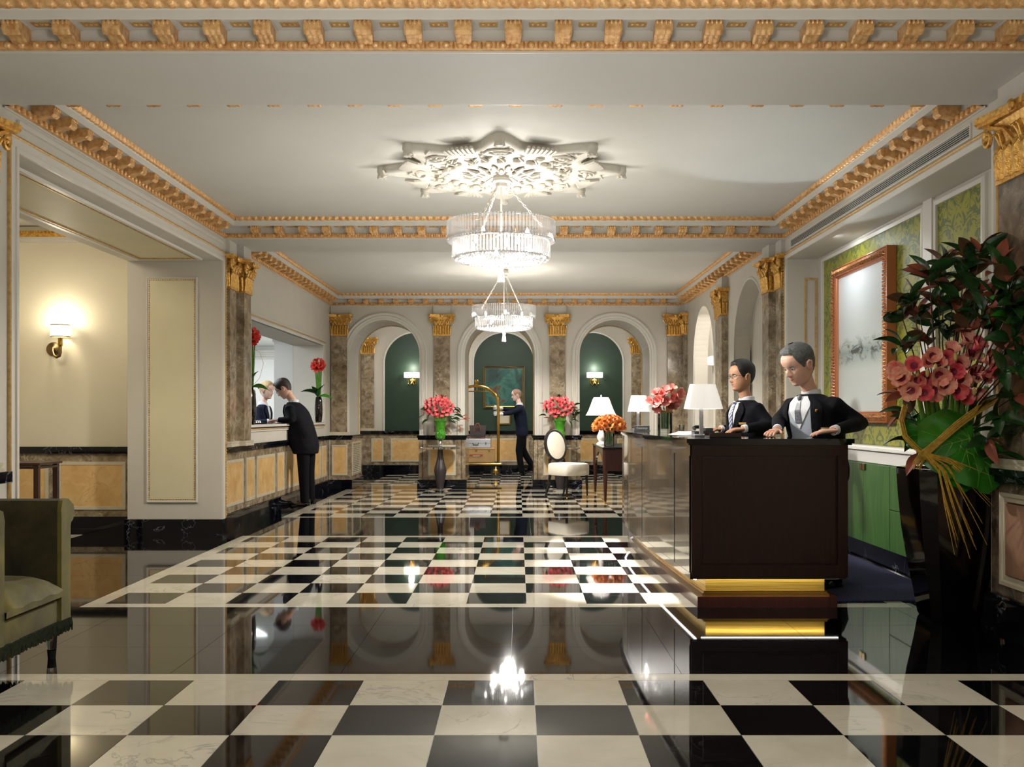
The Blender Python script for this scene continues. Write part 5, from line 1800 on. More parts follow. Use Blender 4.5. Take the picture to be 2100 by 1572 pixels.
o = TH('table_lamp', (1.30, 15.45, .81), 'white table lamp with a flared bell shade behind the orange tulips', 'lamp')
b = MB(); b.lathe([(0, 0), (.075, 0), (.075, .015), (.06, .03), (.035, .05), (.06, .09), (.065, .13), (.04, .19), (.026, .26), (.038, .30), (.032, .38), (.014, .42), (.012, .50), (0, .5)], seg=16); b.build('base', M['white'], o, True)
b = MB(); P = []
for i in range(64):
    a = 2 * pi * i / 64; f = 1 + .012 * cos(8 * a)
    P.append([(r * f * cos(a), r * f * sin(a), z) for r, z in ((.236, .455), (.225, .47), (.195, .53), (.16, .62), (.132, .70), (.112, .735))])
b.grid(P, close_u=True); b.build('lamp_shade', M['shadeb'], o, True)
b = MB()
for k in range(12):
    a = 2 * pi * k / 12; b.tube([(r * 1.012 * cos(a), r * 1.012 * sin(a), z) for r, z in ((.237, .457), (.196, .53), (.161, .62), (.133, .70), (.113, .735))], .0018, 4, cap=False)
reg(b.build('shade_seams', M['strip'], o, True, fix=False), kind='stuff')
MB().lathe([(0, .5), (.006, .5), (.006, .745), (.012, .75), (.012, .765), (0, .78)], seg=8).build('finial', M['white'], o, True)
light('POINT', 'table_lamp_light', (1.30, 15.45, 1.42), 5, NEUT, .05)

o = TH('vase', (1.36, 14.75, .81), 'short cylindrical glass vase lined with green leaves on the side table', 'vase')
MB().lathe([(0, 0), (.075, 0), (.078, .01), (.078, .23), (.072, .23), (.072, .015), (0, .015)], seg=24).build('body', M['glass'], o, 40)
b = MB(); b.lathe([(.0, .02), (.07, .02), (.07, .215), (0, .215)], seg=20); b.build('leaf_lining', M['leafg'], o, 40)
o = TH('bouquet', (1.36, 14.75, 1.0), 'dome of orange tulips in front of the white table lamp', 'flowers')
random.seed(21); pts = []
for i in range(46):
    for _ in range(60):
        th = random.uniform(0, 2 * pi); ph = random.uniform(-.25, 1.45)
        c = Vector((.225 * cos(ph) * cos(th), .17 * cos(ph) * sin(th), .06 + .15 * sin(ph) + .03))
        if c.y < .10 and all((c - z).length > .05 for z in pts): break
    pts.append(c)
    d = Vector((c.x, c.y, (c.z - .04)))
    put('tulip', FL['tulip'], o, c - d.normalized() * .03, aim(d), (1.0,) * 3)
for i in range(6):
    put('leaf', LF['magg'], o, (random.uniform(-.1, .1), -.1, .06), aimy((random.uniform(-1, 1), -.7, .3), 0), (.6,) * 3)

# ------------------------------------------------------------------ things on the desk
ZT = 1.11
def deskvase():
    x, y = 1.294, 8.7
    o = TH('vase', (x, y, ZT), 'clear cylinder vase with green leaf lining on the desk', 'vase')
    MB().lathe([(0, 0), (.062, 0), (.064, .02), (.064, .205), (.059, .205), (.059, .022), (0, .02)], seg=28).build('body', M['glass'], o, 40)
    MB().lathe([(0, .035), (.056, .035), (.056, .195), (0, .195)], seg=24).build('leaf_lining', M['leafg'], o, 40)
    q = TH('bouquet', (x, y, ZT + .2), 'pink amaryllis bouquet in the clear vase between the desk lamps', 'flowers')
    random.seed(9); pts = []
    for i in range(15):
        for _ in range(60):
            ex, ez = random.uniform(-1, 1), random.uniform(-1, 1)
            if ex * ex + ez * ez > 1: continue
            c = Vector((ex * .125, -.02 - .07 * sqrt(max(0, 1 - ex * ex - ez * ez)), .10 + ez * .075 + .03 * ex))
            if all((c - z).length > .05 for z in pts): break
        pts.append(c); d = Vector((ex, -.75, ez + .25))
        put('flower', FL['pink'], q, c - d.normalized() * .03, aim(d), (.9,) * 3)
    for i, (dx, dz) in enumerate(((-.6, -.5), (.5, -.4), (-.2, -.7), (.3, -.6))):
        put('leaf', LF['magr'], q, (dx * .04, -.05, .05), aimy((dx, -.6, dz * .6), .6 * i), (.62,) * 3)
    MB().lathe([(.066, -.025), (.074, -.018), (.066, -.012)], seg=20).build('twig_collar', M['twig'], q, True, fix=False)
deskvase()


def desklamp(x, y, w, z0, z1, label, lp):
    o = TH('desk_lamp', (x, y, ZT), label, 'lamp', 'desk lamps with fluted white shades')
    MB().box(-.06, .06, -.06, .06, 0, .018, .004).build('base', M['alu'], o)
    MB().box(-.013, .013, -.013, .013, .018, z0 - ZT + .04).build('stem', M['alu'], o)
    P = []
    for i in range(72):
        a = 2 * pi * i / 72; f = 1 + .16 * cos(3 * a + .9)
        P.append([(r * f * cos(a), r * f * sin(a), z) for r, z in [((.5 - .17 * k / 18) * w * (1 + (.012 if k % 2 else 0)), z0 - ZT + (z1 - z0) * k / 18) for k in range(19)]])
    b = MB(); b.grid(P, close_u=True); b.build('lamp_shade', M['shade'], o, 30)
    light('POINT', 'desk_lamp_light', (x, y, z0 + .06), lp, NEUT, .03)
desklamp(1.315, 7.1, .265, 1.309, 1.484, 'white fluted desk lamp near the desk corner, in front of the clerk with glasses', 3)
desklamp(1.238, 10.2, .225, 1.302, 1.468, 'white fluted desk lamp at the far end of the desk, behind the nameplate', 3)

o = TH('nameplate', (1.222, 9.75, ZT), 'dark desk nameplate in front of the far desk lamp', 'sign')
MB().box(-.075, .075, -.012, .012, 0, .052, .003).build('plate', M['nameplate'], o)
MB().box(-.08, .08, -.02, .02, -.0, .006).build('foot', M['chrome'], o)
fc = bpy.data.curves.new('lettering', 'FONT'); fc.body = 'Concierge'; fc.size = .026; fc.align_x = 'CENTER'; fc.extrude = .0008; fc.materials.append(M['letter'])
fo = bpy.data.objects.new('tmp', fc); COL.objects.link(fo)
bpy.context.view_layer.update()
fm = bpy.data.meshes.new_from_object(fo.evaluated_get(bpy.context.evaluated_depsgraph_get()))
bpy.data.objects.remove(fo); bpy.data.curves.remove(fc)
reg(put('lettering', fm, o, (0, -.0135, .02), (pi / 2, 0, 0)), kind='stuff')
o = TH('telephone', (1.46, 7.75, ZT), 'small dark desk telephone behind the near desk lamp', 'telephone')
MB().box(-.09, .07, -.07, .07, 0, .03, .008).build('body', M['phone'], o)
MB().tube([(-.085, -.02, .05), (-.07, -.01, .062), (-.03, .0, .062), (-.015, .0, .05)], [.02, .014, .014, .02], 8).build('handset', M['phone'], o, True)
MB().box(.0, .06, -.05, .06, .03, .055, .004).build('display', M['nameplate'], o)
o = TH('document_tray', (1.42, 6.86, ZT), 'dark leather document tray at the foot of the near desk lamp', 'tray')
b = MB(); b.box(-.11, .11, -.09, .09, 0, .012, .003); b.build('tray', M['ebony'], o)
for i in range(2):
    b = MB(); b.box(-.11, .11, (-.09, .083)[i], (-.083, .09)[i], .012, .03); b.build('edge', M['woodred'], o)
for i in range(3):
    o = TH('paper', (1.27 + i * .03, 7.62 + i * .22, ZT + .001), ('white sheet lying nearest the near desk lamp', 'curled white sheet in the middle of the desk papers', 'white sheet nearest the clear flower vase')[i], 'paper', 'loose papers on the desk')
    P = [[(-.10 + .05 * u, -.07 + .035 * v, .002 + .012 * (u / 4) ** 2 * (i + 1) / 2) for v in range(5)] for u in range(5)]
    b = MB(); b.grid(P); b.grid([[(x, y, z - .001) for x, y, z in r] for r in P]); b.build('sheet', M['paper'], o, True, fix=False)
    KIDS[o][0].rotation_euler = (0, 0, .5 * i)
o = TH('tumbler', (1.37, 8.28, ZT), 'small clear glass tumbler beside the flower vase on the desk', 'glass')
MB().lathe([(0, 0), (.022, 0), (.026, .01), (.02, .03), (.026, .075), (.023, .075), (.017, .03), (0, .02)], seg=18).build('glass_body', M['glass'], o, True)

# ------------------------------------------------------------------ cashier window vases
def tallvase(x, y, h, n, seed, label, vlabel, sc, sh=1.0):
    o = TH('vase', (x, y, 1.155), vlabel, 'vase', 'dark smoked vases on the cashier sill')
    b = MB(); r = .062 * sh
    b.lathe([(0, 0), (r * .7, 0), (r * .85, .02), (r, h * .3), (r * 1.04, h * .55), (r * .92, h * .85), (r * .75, h), (r * .68, h), (r * .8, h * .8), (0, h * .1)], seg=24); b.build('body', M['smoke'], o, True)
    q = TH('bouquet', (x, y, 1.155 + h), label, 'flowers')
    random.seed(seed)
    H = .62 * sc
    for k in range(5):
        a = -.035 + k * .0175
        MB().tube([(a * .6, 0, -.05), (a, 0, H * .5), (a * 1.5, -.02, H)], [.011, .011, .009], 6).build('stem', M['stem'], q, True)
    for k in range(n):
        a = 2 * pi * k / n
        d = Vector((cos(a), -.7 + .5 * sin(a), .25 + .5 * sin(a)))
        put('flower', FL['red'], q, Vector((.035 * cos(a), -.04, H + .02 + .045 * sin(a))), aim(d), (.72 * sc ** .5,) * 3)
    for k in range(3):
        put('flower', FL['red'], q, (-.03 + .03 * k, -.075, H + .02 + .02 * (k % 2)), aim((-.3 + .3 * k, -1, .1)), (.6 * sc ** .5,) * 3)
    for k, (dx, dz, s) in enumerate(((-.9, .35, 1.9), (.3, .9, 1.7), (.8, .1, 1.6), (-.3, .8, 1.5))):
        put('leaf', LF['magg' if k % 2 == 0 else 'mag'], q, (0, -.02, .0 if k else .04), aimy((dx, -.35, dz), .5), (s, s, s))
    b = MB(); b.tube([(.0, -.03, .0), (.12 * sc, -.03, .12), (.17 * sc, -.03, .3), (.12 * sc, -.03, .44), (.02, -.03, .48)], .002, 4, cap=False); b.build('willow_loop', M['twig'], q, True)
tallvase(-3.25, 12.05, .44, 7, 3, 'red amaryllis in the tall dark vase nearer the paired pilasters', 'tall smoked vase nearer the paired pilasters', .95)
tallvase(-3.19, 15.85, .40, 7, 4, 'red amaryllis in the dark vase behind the guest at the window', 'smoked vase behind the guest at the cashier window', .78)
for i in range(5):
    pass
o = TH('paper', (-3.36, 13.95, 1.156), 'form on the cashier sill under the hand of the guest', 'paper')
MB().box(-.12, .1, -.15, .15, 0, .002).build('sheet', M['paper'], o)
o = TH('pen_tray', (-3.42, 12.9, 1.156), 'small chrome desk tray on the cashier sill before the receptionist', 'tray')
b = MB(); b.box(-.1, .1, -.18, .18, 0, .012, .004); b.build('tray', M['ebony'], o)
for k in range(3):
    MB().lathe([(0, 0), (.02, 0), (.016, .02), (.012, .03), (0, .032)], (.03, -.1 + k * .1, .012), 10).build('knob', M['chrome'], o, True)

# ------------------------------------------------------------------ olive armchair
o = TH('armchair', (-2.75, 4.82, 0), 'olive velvet tuxedo armchair with fringe and clear acrylic legs, cut by the frame', 'armchair')
FAC = [(-.002, .2), (-.002, .738), (-.006, .775), (.01, .822), (.04, .832), (.08, .826), (.137, .79), (.147, .75), (.132, .714), (.106, .7), (.102, .68), (.102, .2)]
def rolled(b, F, L, z0, z1, t=.10, roll=.058):
    """upholstered wall with a rolled top; F(s,d,z): s along, d thickness outwards"""
    prof = [(-.0, z0), (-.0, z1 - roll * 1.6), (-.005, z1 - roll), (.01, z1 - .01), (.04, z1), (.08, z1 - .006), (t + .035, z1 - .04), (t + .045, z1 - .08), (t + .03, z1 - .115), (t + .005, z1 - .13), (t, z1 - .15), (t, z0)]
    P = [[F(L * k / 8, d, z) for d, z in prof] for k in range(9)]
    b.grid(P)
    for e in (0, 8):
        n0 = len(b.v); b.v += [tuple(b.T @ Vector(p)) if b.T is not None else p for p in P[e]]; b.f.append(tuple(range(n0, n0 + len(prof)))); b.m.append(0)
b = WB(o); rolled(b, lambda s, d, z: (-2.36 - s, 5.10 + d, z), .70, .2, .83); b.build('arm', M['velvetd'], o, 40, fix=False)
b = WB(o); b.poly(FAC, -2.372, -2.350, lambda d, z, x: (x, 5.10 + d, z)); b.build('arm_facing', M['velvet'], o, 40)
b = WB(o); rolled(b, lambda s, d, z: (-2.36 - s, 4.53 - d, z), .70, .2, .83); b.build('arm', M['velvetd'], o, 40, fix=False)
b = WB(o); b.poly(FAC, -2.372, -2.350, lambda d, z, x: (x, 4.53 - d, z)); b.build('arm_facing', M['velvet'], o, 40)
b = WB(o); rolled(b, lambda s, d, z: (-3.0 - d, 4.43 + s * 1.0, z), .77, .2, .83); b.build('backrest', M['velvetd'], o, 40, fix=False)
b = WB(o); b.box(-3.0, -2.365, 4.53, 5.10, .2, .315, .015); b.build('seat_rail', M['velvet'], o, 40)
b = WB(o); P = []
for i in range(13):
    u = i / 12
    row = []
    for j in range(13):
        v = j / 12
        e = (1 - abs(2 * u - 1) ** 6) * (1 - abs(2 * v - 1) ** 6)
        row.append((-3.0 + .66 * u, 4.53 + .57 * v, .36 + .09 * e ** .5 + .006 * sin(20 * v + 6 * u)))
    P.append(row)
b.grid(P); b.grid([[(x, y, .325 + (.36 - .325) * .2) for x, y, z in r] for r in P][::-1])
for r_ in ([p for p in P[-1]], [p for p in P[0]]):
    b.grid([[p for p in r_], [(p[0] + (.0), p[1], .33) for p in r_]])
b.build('seat_cushion', M['velvet'], o, 60, fix=False)
b = WB(o); random.seed(2)
for k in range(330):
    if k < 220: x, y = -2.352 + random.uniform(-.006, .006), 4.43 + .77 * k / 220
    else: x, y = -2.36 - .74 * (k - 220) / 110, 5.205 + random.uniform(-.004, .006)
    b.tube([(x, y, .205), (x + random.uniform(.0, .012), y + random.uniform(-.006, .006), .175), (x + random.uniform(-.004, .014), y + random.uniform(-.008, .008), .145 + random.uniform(-.008, .01))], [.006, .006, .004], 4)
reg(b.build('fringe', M['fringe'], o, False, fix=False), kind='stuff')
for (x, y) in ((-2.42, 5.14), (-2.42, 4.49), (-3.02, 5.14), (-3.02, 4.49)):
    b = WB(o); b.tube([(x, y, .20), (x, y, .045)], [.034, .024], 8); l = b.build('leg', M['acrylic'], o)
    b = WB(o); b.tube([(x, y, .045), (x, y, .0)], [.024, .020], 8); b.build('foot', M['rubber'], l)

# console table in the alcove
o = TH('console_table', (-5.0, 9.4, 0), 'slim dark wood console table in the alcove behind the olive armchair', 'table')
WB(o).box(-5.62, -4.43, 9.17, 9.63, .80, .822, .003).build('table_top', M['woodred'], o)
WB(o).box(-5.60, -4.45, 9.19, 9.61, .765, .785).build('under_frame', M['woodred'], o)
for (x, y) in ((-4.475, 9.21), (-4.475, 9.59), (-5.575, 9.21), (-5.575, 9.59)):
    WB(o).box(x - .022, x + .022, y - .022, y + .022, 0, .80).build('leg', M['woodred'], o)

# ------------------------------------------------------------------ luggage cart
CY = 20.6
o = TH('luggage_cart', (-.86, CY, 0), 'polished brass birdcage luggage cart under the middle arch', 'luggage cart')
b = WB(o); b.box(-1.42, -.34, CY - .3, CY + .3, .255, .285, .01); b.build('deck', M['brass'], o)
b = WB(o); b.box(-1.38, -.38, CY - .27, CY + .27, .285, .292); b.build('deck_carpet', M['cartwood'], o)
b = WB(o); pts = [(-.406, CY, .28), (-.406, CY, .9), (-.406, CY, 1.42), (-.415, CY, 1.54)]
for k in range(1, 12):
    a = pi * k / 24
    pts.append((-.855 + .44 * cos(a), CY, 1.54 + .34 * sin(a)))
pts.append((-.855, CY, 1.88))
right = pts
left = [(-1.71 - x, y, z) for x, y, z in pts][::-1]
b.tube(right + left[1:], .03, 12); b.build('hoop', M['brass'], o, True)
WB(o).tube([(-1.17, CY, 1.765), (-.55, CY, 1.765)], .012, 8).build('hanger_bar', M['brass'], o, True)
WB(o).tube([(-.855, CY, 1.765), (-.855, CY, 1.88)], .012, 8).build('hanger_rod', M['brass'], o, True)
b = WB(o); b.lathe([(0, 1.89), (.035, 1.9), (.02, 1.92), (.035, 1.935), (.045, 1.97), (.035, 2.005), (0, 2.015)], (-.855, CY, 0), 16); b.build('finial', M['brass'], o, True)
for (x, y) in ((-.46, CY - .22), (-.46, CY + .22), (-1.3, CY - .22), (-1.3, CY + .22)):
    b = WB(o); P = []
    for k in range(24):
        a = 2 * pi * k / 24
        P.append([(x + r * cos(a), y + dy, .102 + r * sin(a)) for r, dy in ((.06, -.02), (.095, -.024), (.102, 0), (.095, .024), (.06, .02))])
    b.grid(P, close_u=True); w_ = b.build('wheel', M['rubber'], o, True)
    b = WB(o); b.T = b.T @ Matrix.Translation((x, y, .102)) @ Matrix.Rotation(pi / 2, 4, 'X'); b.lathe([(0, -.026), (.03, -.024), (.062, -.018), (.062, .018), (.03, .024), (0, .026)], seg=18); b.build('hub', M['brass'], w_, True)
    WB(o).tube([(x, y - .032, .10), (x + .01, y - .034, .2), (x + .0, y, .255)], .012, 6).build('fork', M['brass'], w_, True)

o = TH('trunk', (-.84, CY, .292), 'caramel hard-sided suitcase, lowest on the luggage cart', 'suitcase')
b = WB(o); b.box(-1.2, -.478, CY - .22, CY + .2, .293, .598, .012); b.build('shell', M['cane'], o)
b = WB(o); b.box(-1.203, -.475, CY - .223, CY + .203, .565, .572); b.build('rim', M['canered'], o)
b = WB(o); b.box(-1.0, -.72, CY - .228, CY - .22, .43, .465, .002); b.build('strap', M['canered'], o)
WB(o).tube([(-.92, CY - .222, .44), (-.91, CY - .25, .43), (-.80, CY - .25, .43), (-.79, CY - .222, .44)], .008, 6).build('handle', M['strip'], o, True)
for x in (-.59, -.86):
    WB(o).box(x - .018, x + .018, CY - .232, CY - .22, .52, .56, .003).build('latch', M['brass'], o)
o = TH('aluminium_case', (-.86, CY, .599), 'silver aluminium case on top of the caramel suitcase', 'suitcase')
b = WB(o); b.box(-1.15, -.555, CY - .2, CY + .16, .5995, .785, .012); b.build('shell', M['alu'], o)
WB(o).box(-1.152, -.553, CY - .202, CY + .162, .69, .697).build('seam', M['chrome'], o)
WB(o).tube([(-.93, CY - .2, .70), (-.92, CY - .235, .66), (-.82, CY - .235, .66), (-.81, CY - .2, .70)], .009, 6).build('handle', M['rubber'], o, True)
for x in (-.66, -1.05):
    WB(o).box(x - .014, x + .014, CY - .21, CY - .2, .66, .72, .003).build('latch', M['chrome'], o)
o = TH('tote_bag', (-.83, CY, .7855), 'dark tote bag with tan handles resting on the silver case', 'bag')
b = WB(o); P = []
for z, hx, hy in ((.787, .13, .07), (.80, .145, .075), (.90, .155, .07), (1.0, .165, .055), (1.06, .17, .045)):
    P.append([(-.83 + x * hx, CY - .04 + y * hy, z) for x, y in ((-1, -1), (-.3, -1.15), (.3, -1.15), (1, -1), (1.05, 0), (1, 1), (-1, 1), (-1.05, 0))])
b.grid(P, close_v=True); b.f.append(tuple(range(8))); b.m.append(0); b.build('body', M['tote'], o, 50)
for s, y in ((-1, CY - .12), (1, CY + .0)):
    WB(o).tube([(-.90, y, .93), (-.89, y - .01, 1.03), (-.86, y - .02, 1.09), (-.82, y - .015, 1.10), (-.79, y - .01, 1.04), (-.77, y, .93)], .011, 6).build('handle', M['totel'], o, True)
WB(o).box(-.985, -.675, CY - .125, CY + .045, .786, .81, .006).build('bottom_trim', M['totel'], o)
# ------------------------------------------------------------------ people
def fused(mb, mat, voxel=.013, smooth=4, name='cloth'):
    """fuse overlapping closed shapes into one continuous surface"""
    me = mb.mesh(name, mat, False)
    tmp = bpy.data.objects.new('tmp', me)
    COL.objects.link(tmp)
    md = tmp.modifiers.new('r', 'REMESH'); md.mode = 'VOXEL'; md.voxel_size = voxel; md.use_smooth_shade = True
    dg = bpy.context.evaluated_depsgraph_get(); dg.update()
    out = bpy.data.meshes.new_from_object(tmp.evaluated_get(dg), depsgraph=dg)
    bpy.data.objects.remove(tmp)
    bm = bmesh.new(); bm.from_mesh(out)
    for _ in range(smooth):
        bmesh.ops.smooth_vert(bm, verts=bm.verts, factor=.5, use_axis_x=True, use_axis_y=True, use_axis_z=True)
    bm.to_mesh(out); bm.free()
    out.materials.clear(); out.materials.append(mat)
    out.polygons.foreach_set('use_smooth', [True] * len(out.polygons))
    return out


def lerp_tab(tab, z):
    for (z0, v0), (z1, v1) in zip(tab[:-1], tab[1:]):
        if z <= z1:
            t = (z - z0) / (z1 - z0)
            t = min(1, max(0, t))
            return v0 + (v1 - v0) * t
    return tab[-1][1]


HF = [(0, .030), (.008, .062), (.02, .074), (.034, .070), (.047, .0765), (.055, .0735), (.062, .078), (.072, .0745), (.085, .074), (.105, .074), (.117, .072), (.128, .0805), (.14, .084), (.16, .085), (.18, .078), (.20, .062), (.215, .042), (.225, .022), (.23, 0.002)]
HBk = [(0, -.004), (.012, .010), (.03, .035), (.05, .062), (.08, .086), (.11, .098), (.15, .104), (.18, .096), (.20, .078), (.215, .054), (.225, .028), (.23, 0.002)]
HW = [(0, .014), (.008, .034), (.02, .045), (.045, .057), (.075, .066), (.105, .071), (.13, .074), (.16, .0765), (.18, .071), (.20, .057), (.215, .039), (.225, .020), (.23, .002)]
NOSE = [(0, 0), (.070, 0), (.0745, .016), (.080, .025), (.088, .026), (.10, .018), (.112, .011), (.122, .005), (.132, 0), (.24, 0)]


def head_pt(th, z, off=0.0, nose=1.0):
    f, bk, w = lerp_tab(HF, z), lerp_tab(HBk, z), lerp_tab(HW, z)
    c, s = cos(th), sin(th)
    e = .86
    cx = (abs(c) ** e) * (1 if c > 0 else -1); sy = (abs(s) ** e) * (1 if s > 0 else -1)
    x = (f if c > 0 else bk) * cx; y = w * sy
    a = abs(((th + pi) % (2 * pi)) - pi)
    if c > 0:
        x += nose * lerp_tab(NOSE, z) * math.exp(-(a / (.13 + .10 * max(0, 1 - abs(z - .08) / .012))) ** 2)
        x -= .010 * math.exp(-((a - .46) / .2) ** 2) * math.exp(-((z - .116) / .011) ** 2)
        x += .004 * math.exp(-((a - .7) / .25) ** 2) * math.exp(-((z - .09) / .016) ** 2)
    r = sqrt(x * x + y * y)
    if r > 1e-6:
        x += off * x / r; y += off * y / r
    return (x, y, z + off * max(0, (z - .17) / .06))


def smooth_rows(P, k=1):
    for _ in range(k):
        Q = [list(r) for r in P]
        n, m_ = len(P), len(P[0])
        for i in range(n):
            for j in range(1, m_ - 1):
                Q[i][j] = tuple(P[i][j][q] * .6 + P[i][j - 1][q] * .2 + P[i][j + 1][q] * .2 for q in range(3))
        P = Q
    return P


def hand(b, wrist, d, palm_n, thumb_side, s=1.0, curl=.5, spread=.10):
    """palm and five separate fingers; d = finger direction, palm_n = out of the palm"""
    w = Vector(wrist); d = Vector(d).normalized(); n = Vector(palm_n); n = (n - d * n.dot(d)).normalized(); side = d.cross(n).normalized() * thumb_side
    b.tube([w - d * .03 * s, w, w + d * .035 * s, w + d * .07 * s, w + d * .088 * s], [.026 * s, .027 * s, .036 * s, .040 * s, .034 * s], 10, flat=.48, up=n)
    for k in range(4):
        o = (1.5 - k) * .0195 * s
        L = (.072, .080, .074, .058)[k] * s
        dd = (d + side * ((1.5 - k) * spread)).normalized()
        p0 = w + d * .078 * s + side * o
        pts = [p0 - d * .02 * s, p0]; cur = dd; p = p0
        for j, q in enumerate((.45, .32, .23)):
            a = curl * (.5, .8, .7)[j]
            cur = (cur * cos(a) + n * sin(a)).normalized()
            p = p + cur * L * q
            pts.append(p)
        b.tube(pts, [.0095 * s, .0098 * s, .009 * s, .008 * s, .0058 * s], 8)
    p0 = w + d * .02 * s + side * .026 * s
    td = (d * .7 + side * .75 + n * .25).normalized()
    b.tube([p0 - side * .015 * s, p0 + td * .02 * s, p0 + td * .045 * s + d * .005, p0 + td * .058 * s + d * .02 * s], [.014 * s, .0125 * s, .0105 * s, .007 * s], 8)


def person(label, x, y, rz, neck, head_pitch=0, head_yaw=0, hs=1.0, armL=None, armR=None, legs=None, skin='skin', suit='suit', trousers='trous', hair='hairb', hair_t=.010, hairline=.197, belly=0.0,
           front=None, tie=None, open_a=.30, button=.42, gloves=None, shirt='shirt', female=False, hipx=0.0, width=1.0, glasses=None, voxel=.013, hem=.78, badge=None, curlL=.5, curlR=.5, pin=False, beltz=None):
    o = empty('person', (x, y, 0), rz, label, 'person')
    inv = Matrix.Rotation(-rz, 4, 'Z') @ Matrix.Translation((-x, -y, 0))
    Lp = lambda p: inv @ Vector(p)
    Ld = lambda v: Matrix.Rotation(-rz, 4, 'Z') @ Vector(v)
    neck = Vector(neck)               # local neck base
    W_ = width
    # torso surface
    def sec(t):
        z = hem + (neck.z - hem) * t
        tt = max(0, t - .1) / .9
        cx = hipx + (neck.x - hipx) * tt ** 1.35; cy = neck.y * tt ** 1.3
        hw = lerp_tab([(0, .195), (.15, .20), (.33, .182), (.6, .198), (.8, .215), (.90, .190), (.95, .135), (1.0, .07)], t) * W_
        hd = lerp_tab([(0, .125), (.15, .135), (.33, .125), (.6, .132), (.8, .125), (.90, .100), (.95, .085), (1.0, .062)], t) * W_
        hd += belly * math.exp(-((t - .33) / .22) ** 2); cx += belly * .6 * math.exp(-((t - .33) / .22) ** 2)
        if female:
            hw *= .86; hd *= .9; hw -= .012 * math.exp(-((t - .33) / .12) ** 2); cx += .012 * math.exp(-((t - .68) / .1) ** 2)
        return cx, cy, z, hw, hd
    def surf(t, ph, off=0):
        cx, cy, z, hw, hd = sec(t)
        c, s = cos(ph), sin(ph)
        e = .85
        return Vector((cx + (hd + off) * abs(c) ** e * (1 if c > 0 else -1), cy + (hw + off) * abs(s) ** e * (1 if s > 0 else -1), z))
    b = MB(); n = 22
    b.grid([[tuple(surf(i / n, 2 * pi * k / 28)) for k in range(28)] for i in range(n + 1)], close_v=True)
    b.f.append(tuple(range(28))[::-1]); b.m.append(0); q0 = n * 28; b.f.append(tuple(q0 + k for k in range(28))); b.m.append(0)
    sh = {}
    cx, cy, z, hw, hd = sec(.875)
    for s, arm in ((1, armL), (-1, armR)):
        S = Vector((cx, cy + s * (.175 if not female else .15) * W_, z - .012)); sh[s] = S
        if arm is None: arm = (None,)
        if arm[0] is None:
            E = S + Vector((-.02, s * .05, -.30)); Wr = E + Vector((.05, 0, -.25)); arm = (None, None, (0.1, 0, -1), (0, -s, 0))
        else:
            E, Wr = Lp(arm[0]), Lp(arm[1])
        sh[s, 'a'] = (E, Wr, arm)
        r = .88 if female else 1.0
        Wc = E.lerp(Wr, .90)
        b.tube([S - Vector((0, s * .03, -.005)), S + Vector((0, s * .015, 0)), S.lerp(E, .35), S.lerp(E, .85), E, E.lerp(Wr, .15), E.lerp(Wr, .6), Wc],
               [.066 * r, .074 * r, .064 * r, .056 * r, .057 * r, .055 * r, .046 * r, .040 * r], 14)
    jk = fused(b, M[suit], voxel, 4)
    put('jacket', jk, o)
    # legs
    if legs is None:
        legs = [((hipx, .095, .90), (hipx + .01, .11, .50), (hipx - .01, .115, .07), 0.1), ((hipx, -.095, .90), (hipx + .01, -.11, .50), (hipx - .01, -.115, .07), -.1)]
    b = MB()
    b.ball((hipx, 0, .90), .17, 18, 12, (.78, 1.0, .75))
    for (h, k, a, t) in legs:
        h, k, a = Vector(h), Vector(k), Vector(a)
        b.tube([h + Vector((0, 0, .05)), h, h.lerp(k, .5), k, k.lerp(a, .5), a + Vector((0, 0, .04)), a - Vector((0, 0, .035))], [.10, .102, .092, .078, .070, .064, .066], 14)
    put('trousers', fused(b, M[trousers], voxel, 3), o)
    for (h, k, a, t) in legs:
        a = Vector(a)
        m = MB(); m.T = Matrix.Translation((a.x, a.y, 0)) @ Matrix.Rotation(t, 4, 'Z')
        P = []
        for i in range(9):
            u = i / 8; xx = -.075 + .285 * u
            w = .036 + .012 * sin(pi * u) + (.004 if u > .5 else 0); w *= (1 if 0 < u < 1 else .55)
            hgt = .085 - .05 * min(1, max(0, (u - .3) / .35)) - (.012 if u == 1 else 0)
            P.append([(xx, w * cos(v) * (1 if v < pi else 1), (.006 if sin(v) < -.2 else .012 + hgt * max(0, sin(v)) ** .7)) for v in [2 * pi * q / 12 for q in range(12)]])
        m.grid(P, close_v=True); m.f.append(tuple(range(12))); m.m.append(0); m.f.append(tuple(range(96, 108))); m.m.append(0)
        m.mi = 0; m.box(-.07, .0, -.032, .032, 0, .02)
        m.build('shoe', M['shoe'], o, True)
    # head, neck, hands: one skin mesh
    hb = neck + Vector((.035 + .04 * head_pitch, 0, .075))
    HM = Matrix.Translation(hb) @ Matrix.Rotation(head_yaw, 4, 'Z') @ Matrix.Rotation(head_pitch, 4, 'Y') @ Matrix.Scale(hs, 4)
    b = MB(); b.T = HM
    nz, nt = 46, 56
    G = []
    for k in range(nt):
        th = 2 * pi * k / nt
        # denser sampling at the face front
        th = th - .55 * sin(th)
        G.append([head_pt(th, .23 * (1 - cos(pi * j / nz * .5 + pi * .25 * 0)) if False else .23 * j / nz) for j in range(nz + 1)])
    G = smooth_rows(G, 1)
    b.grid(G, close_u=True)
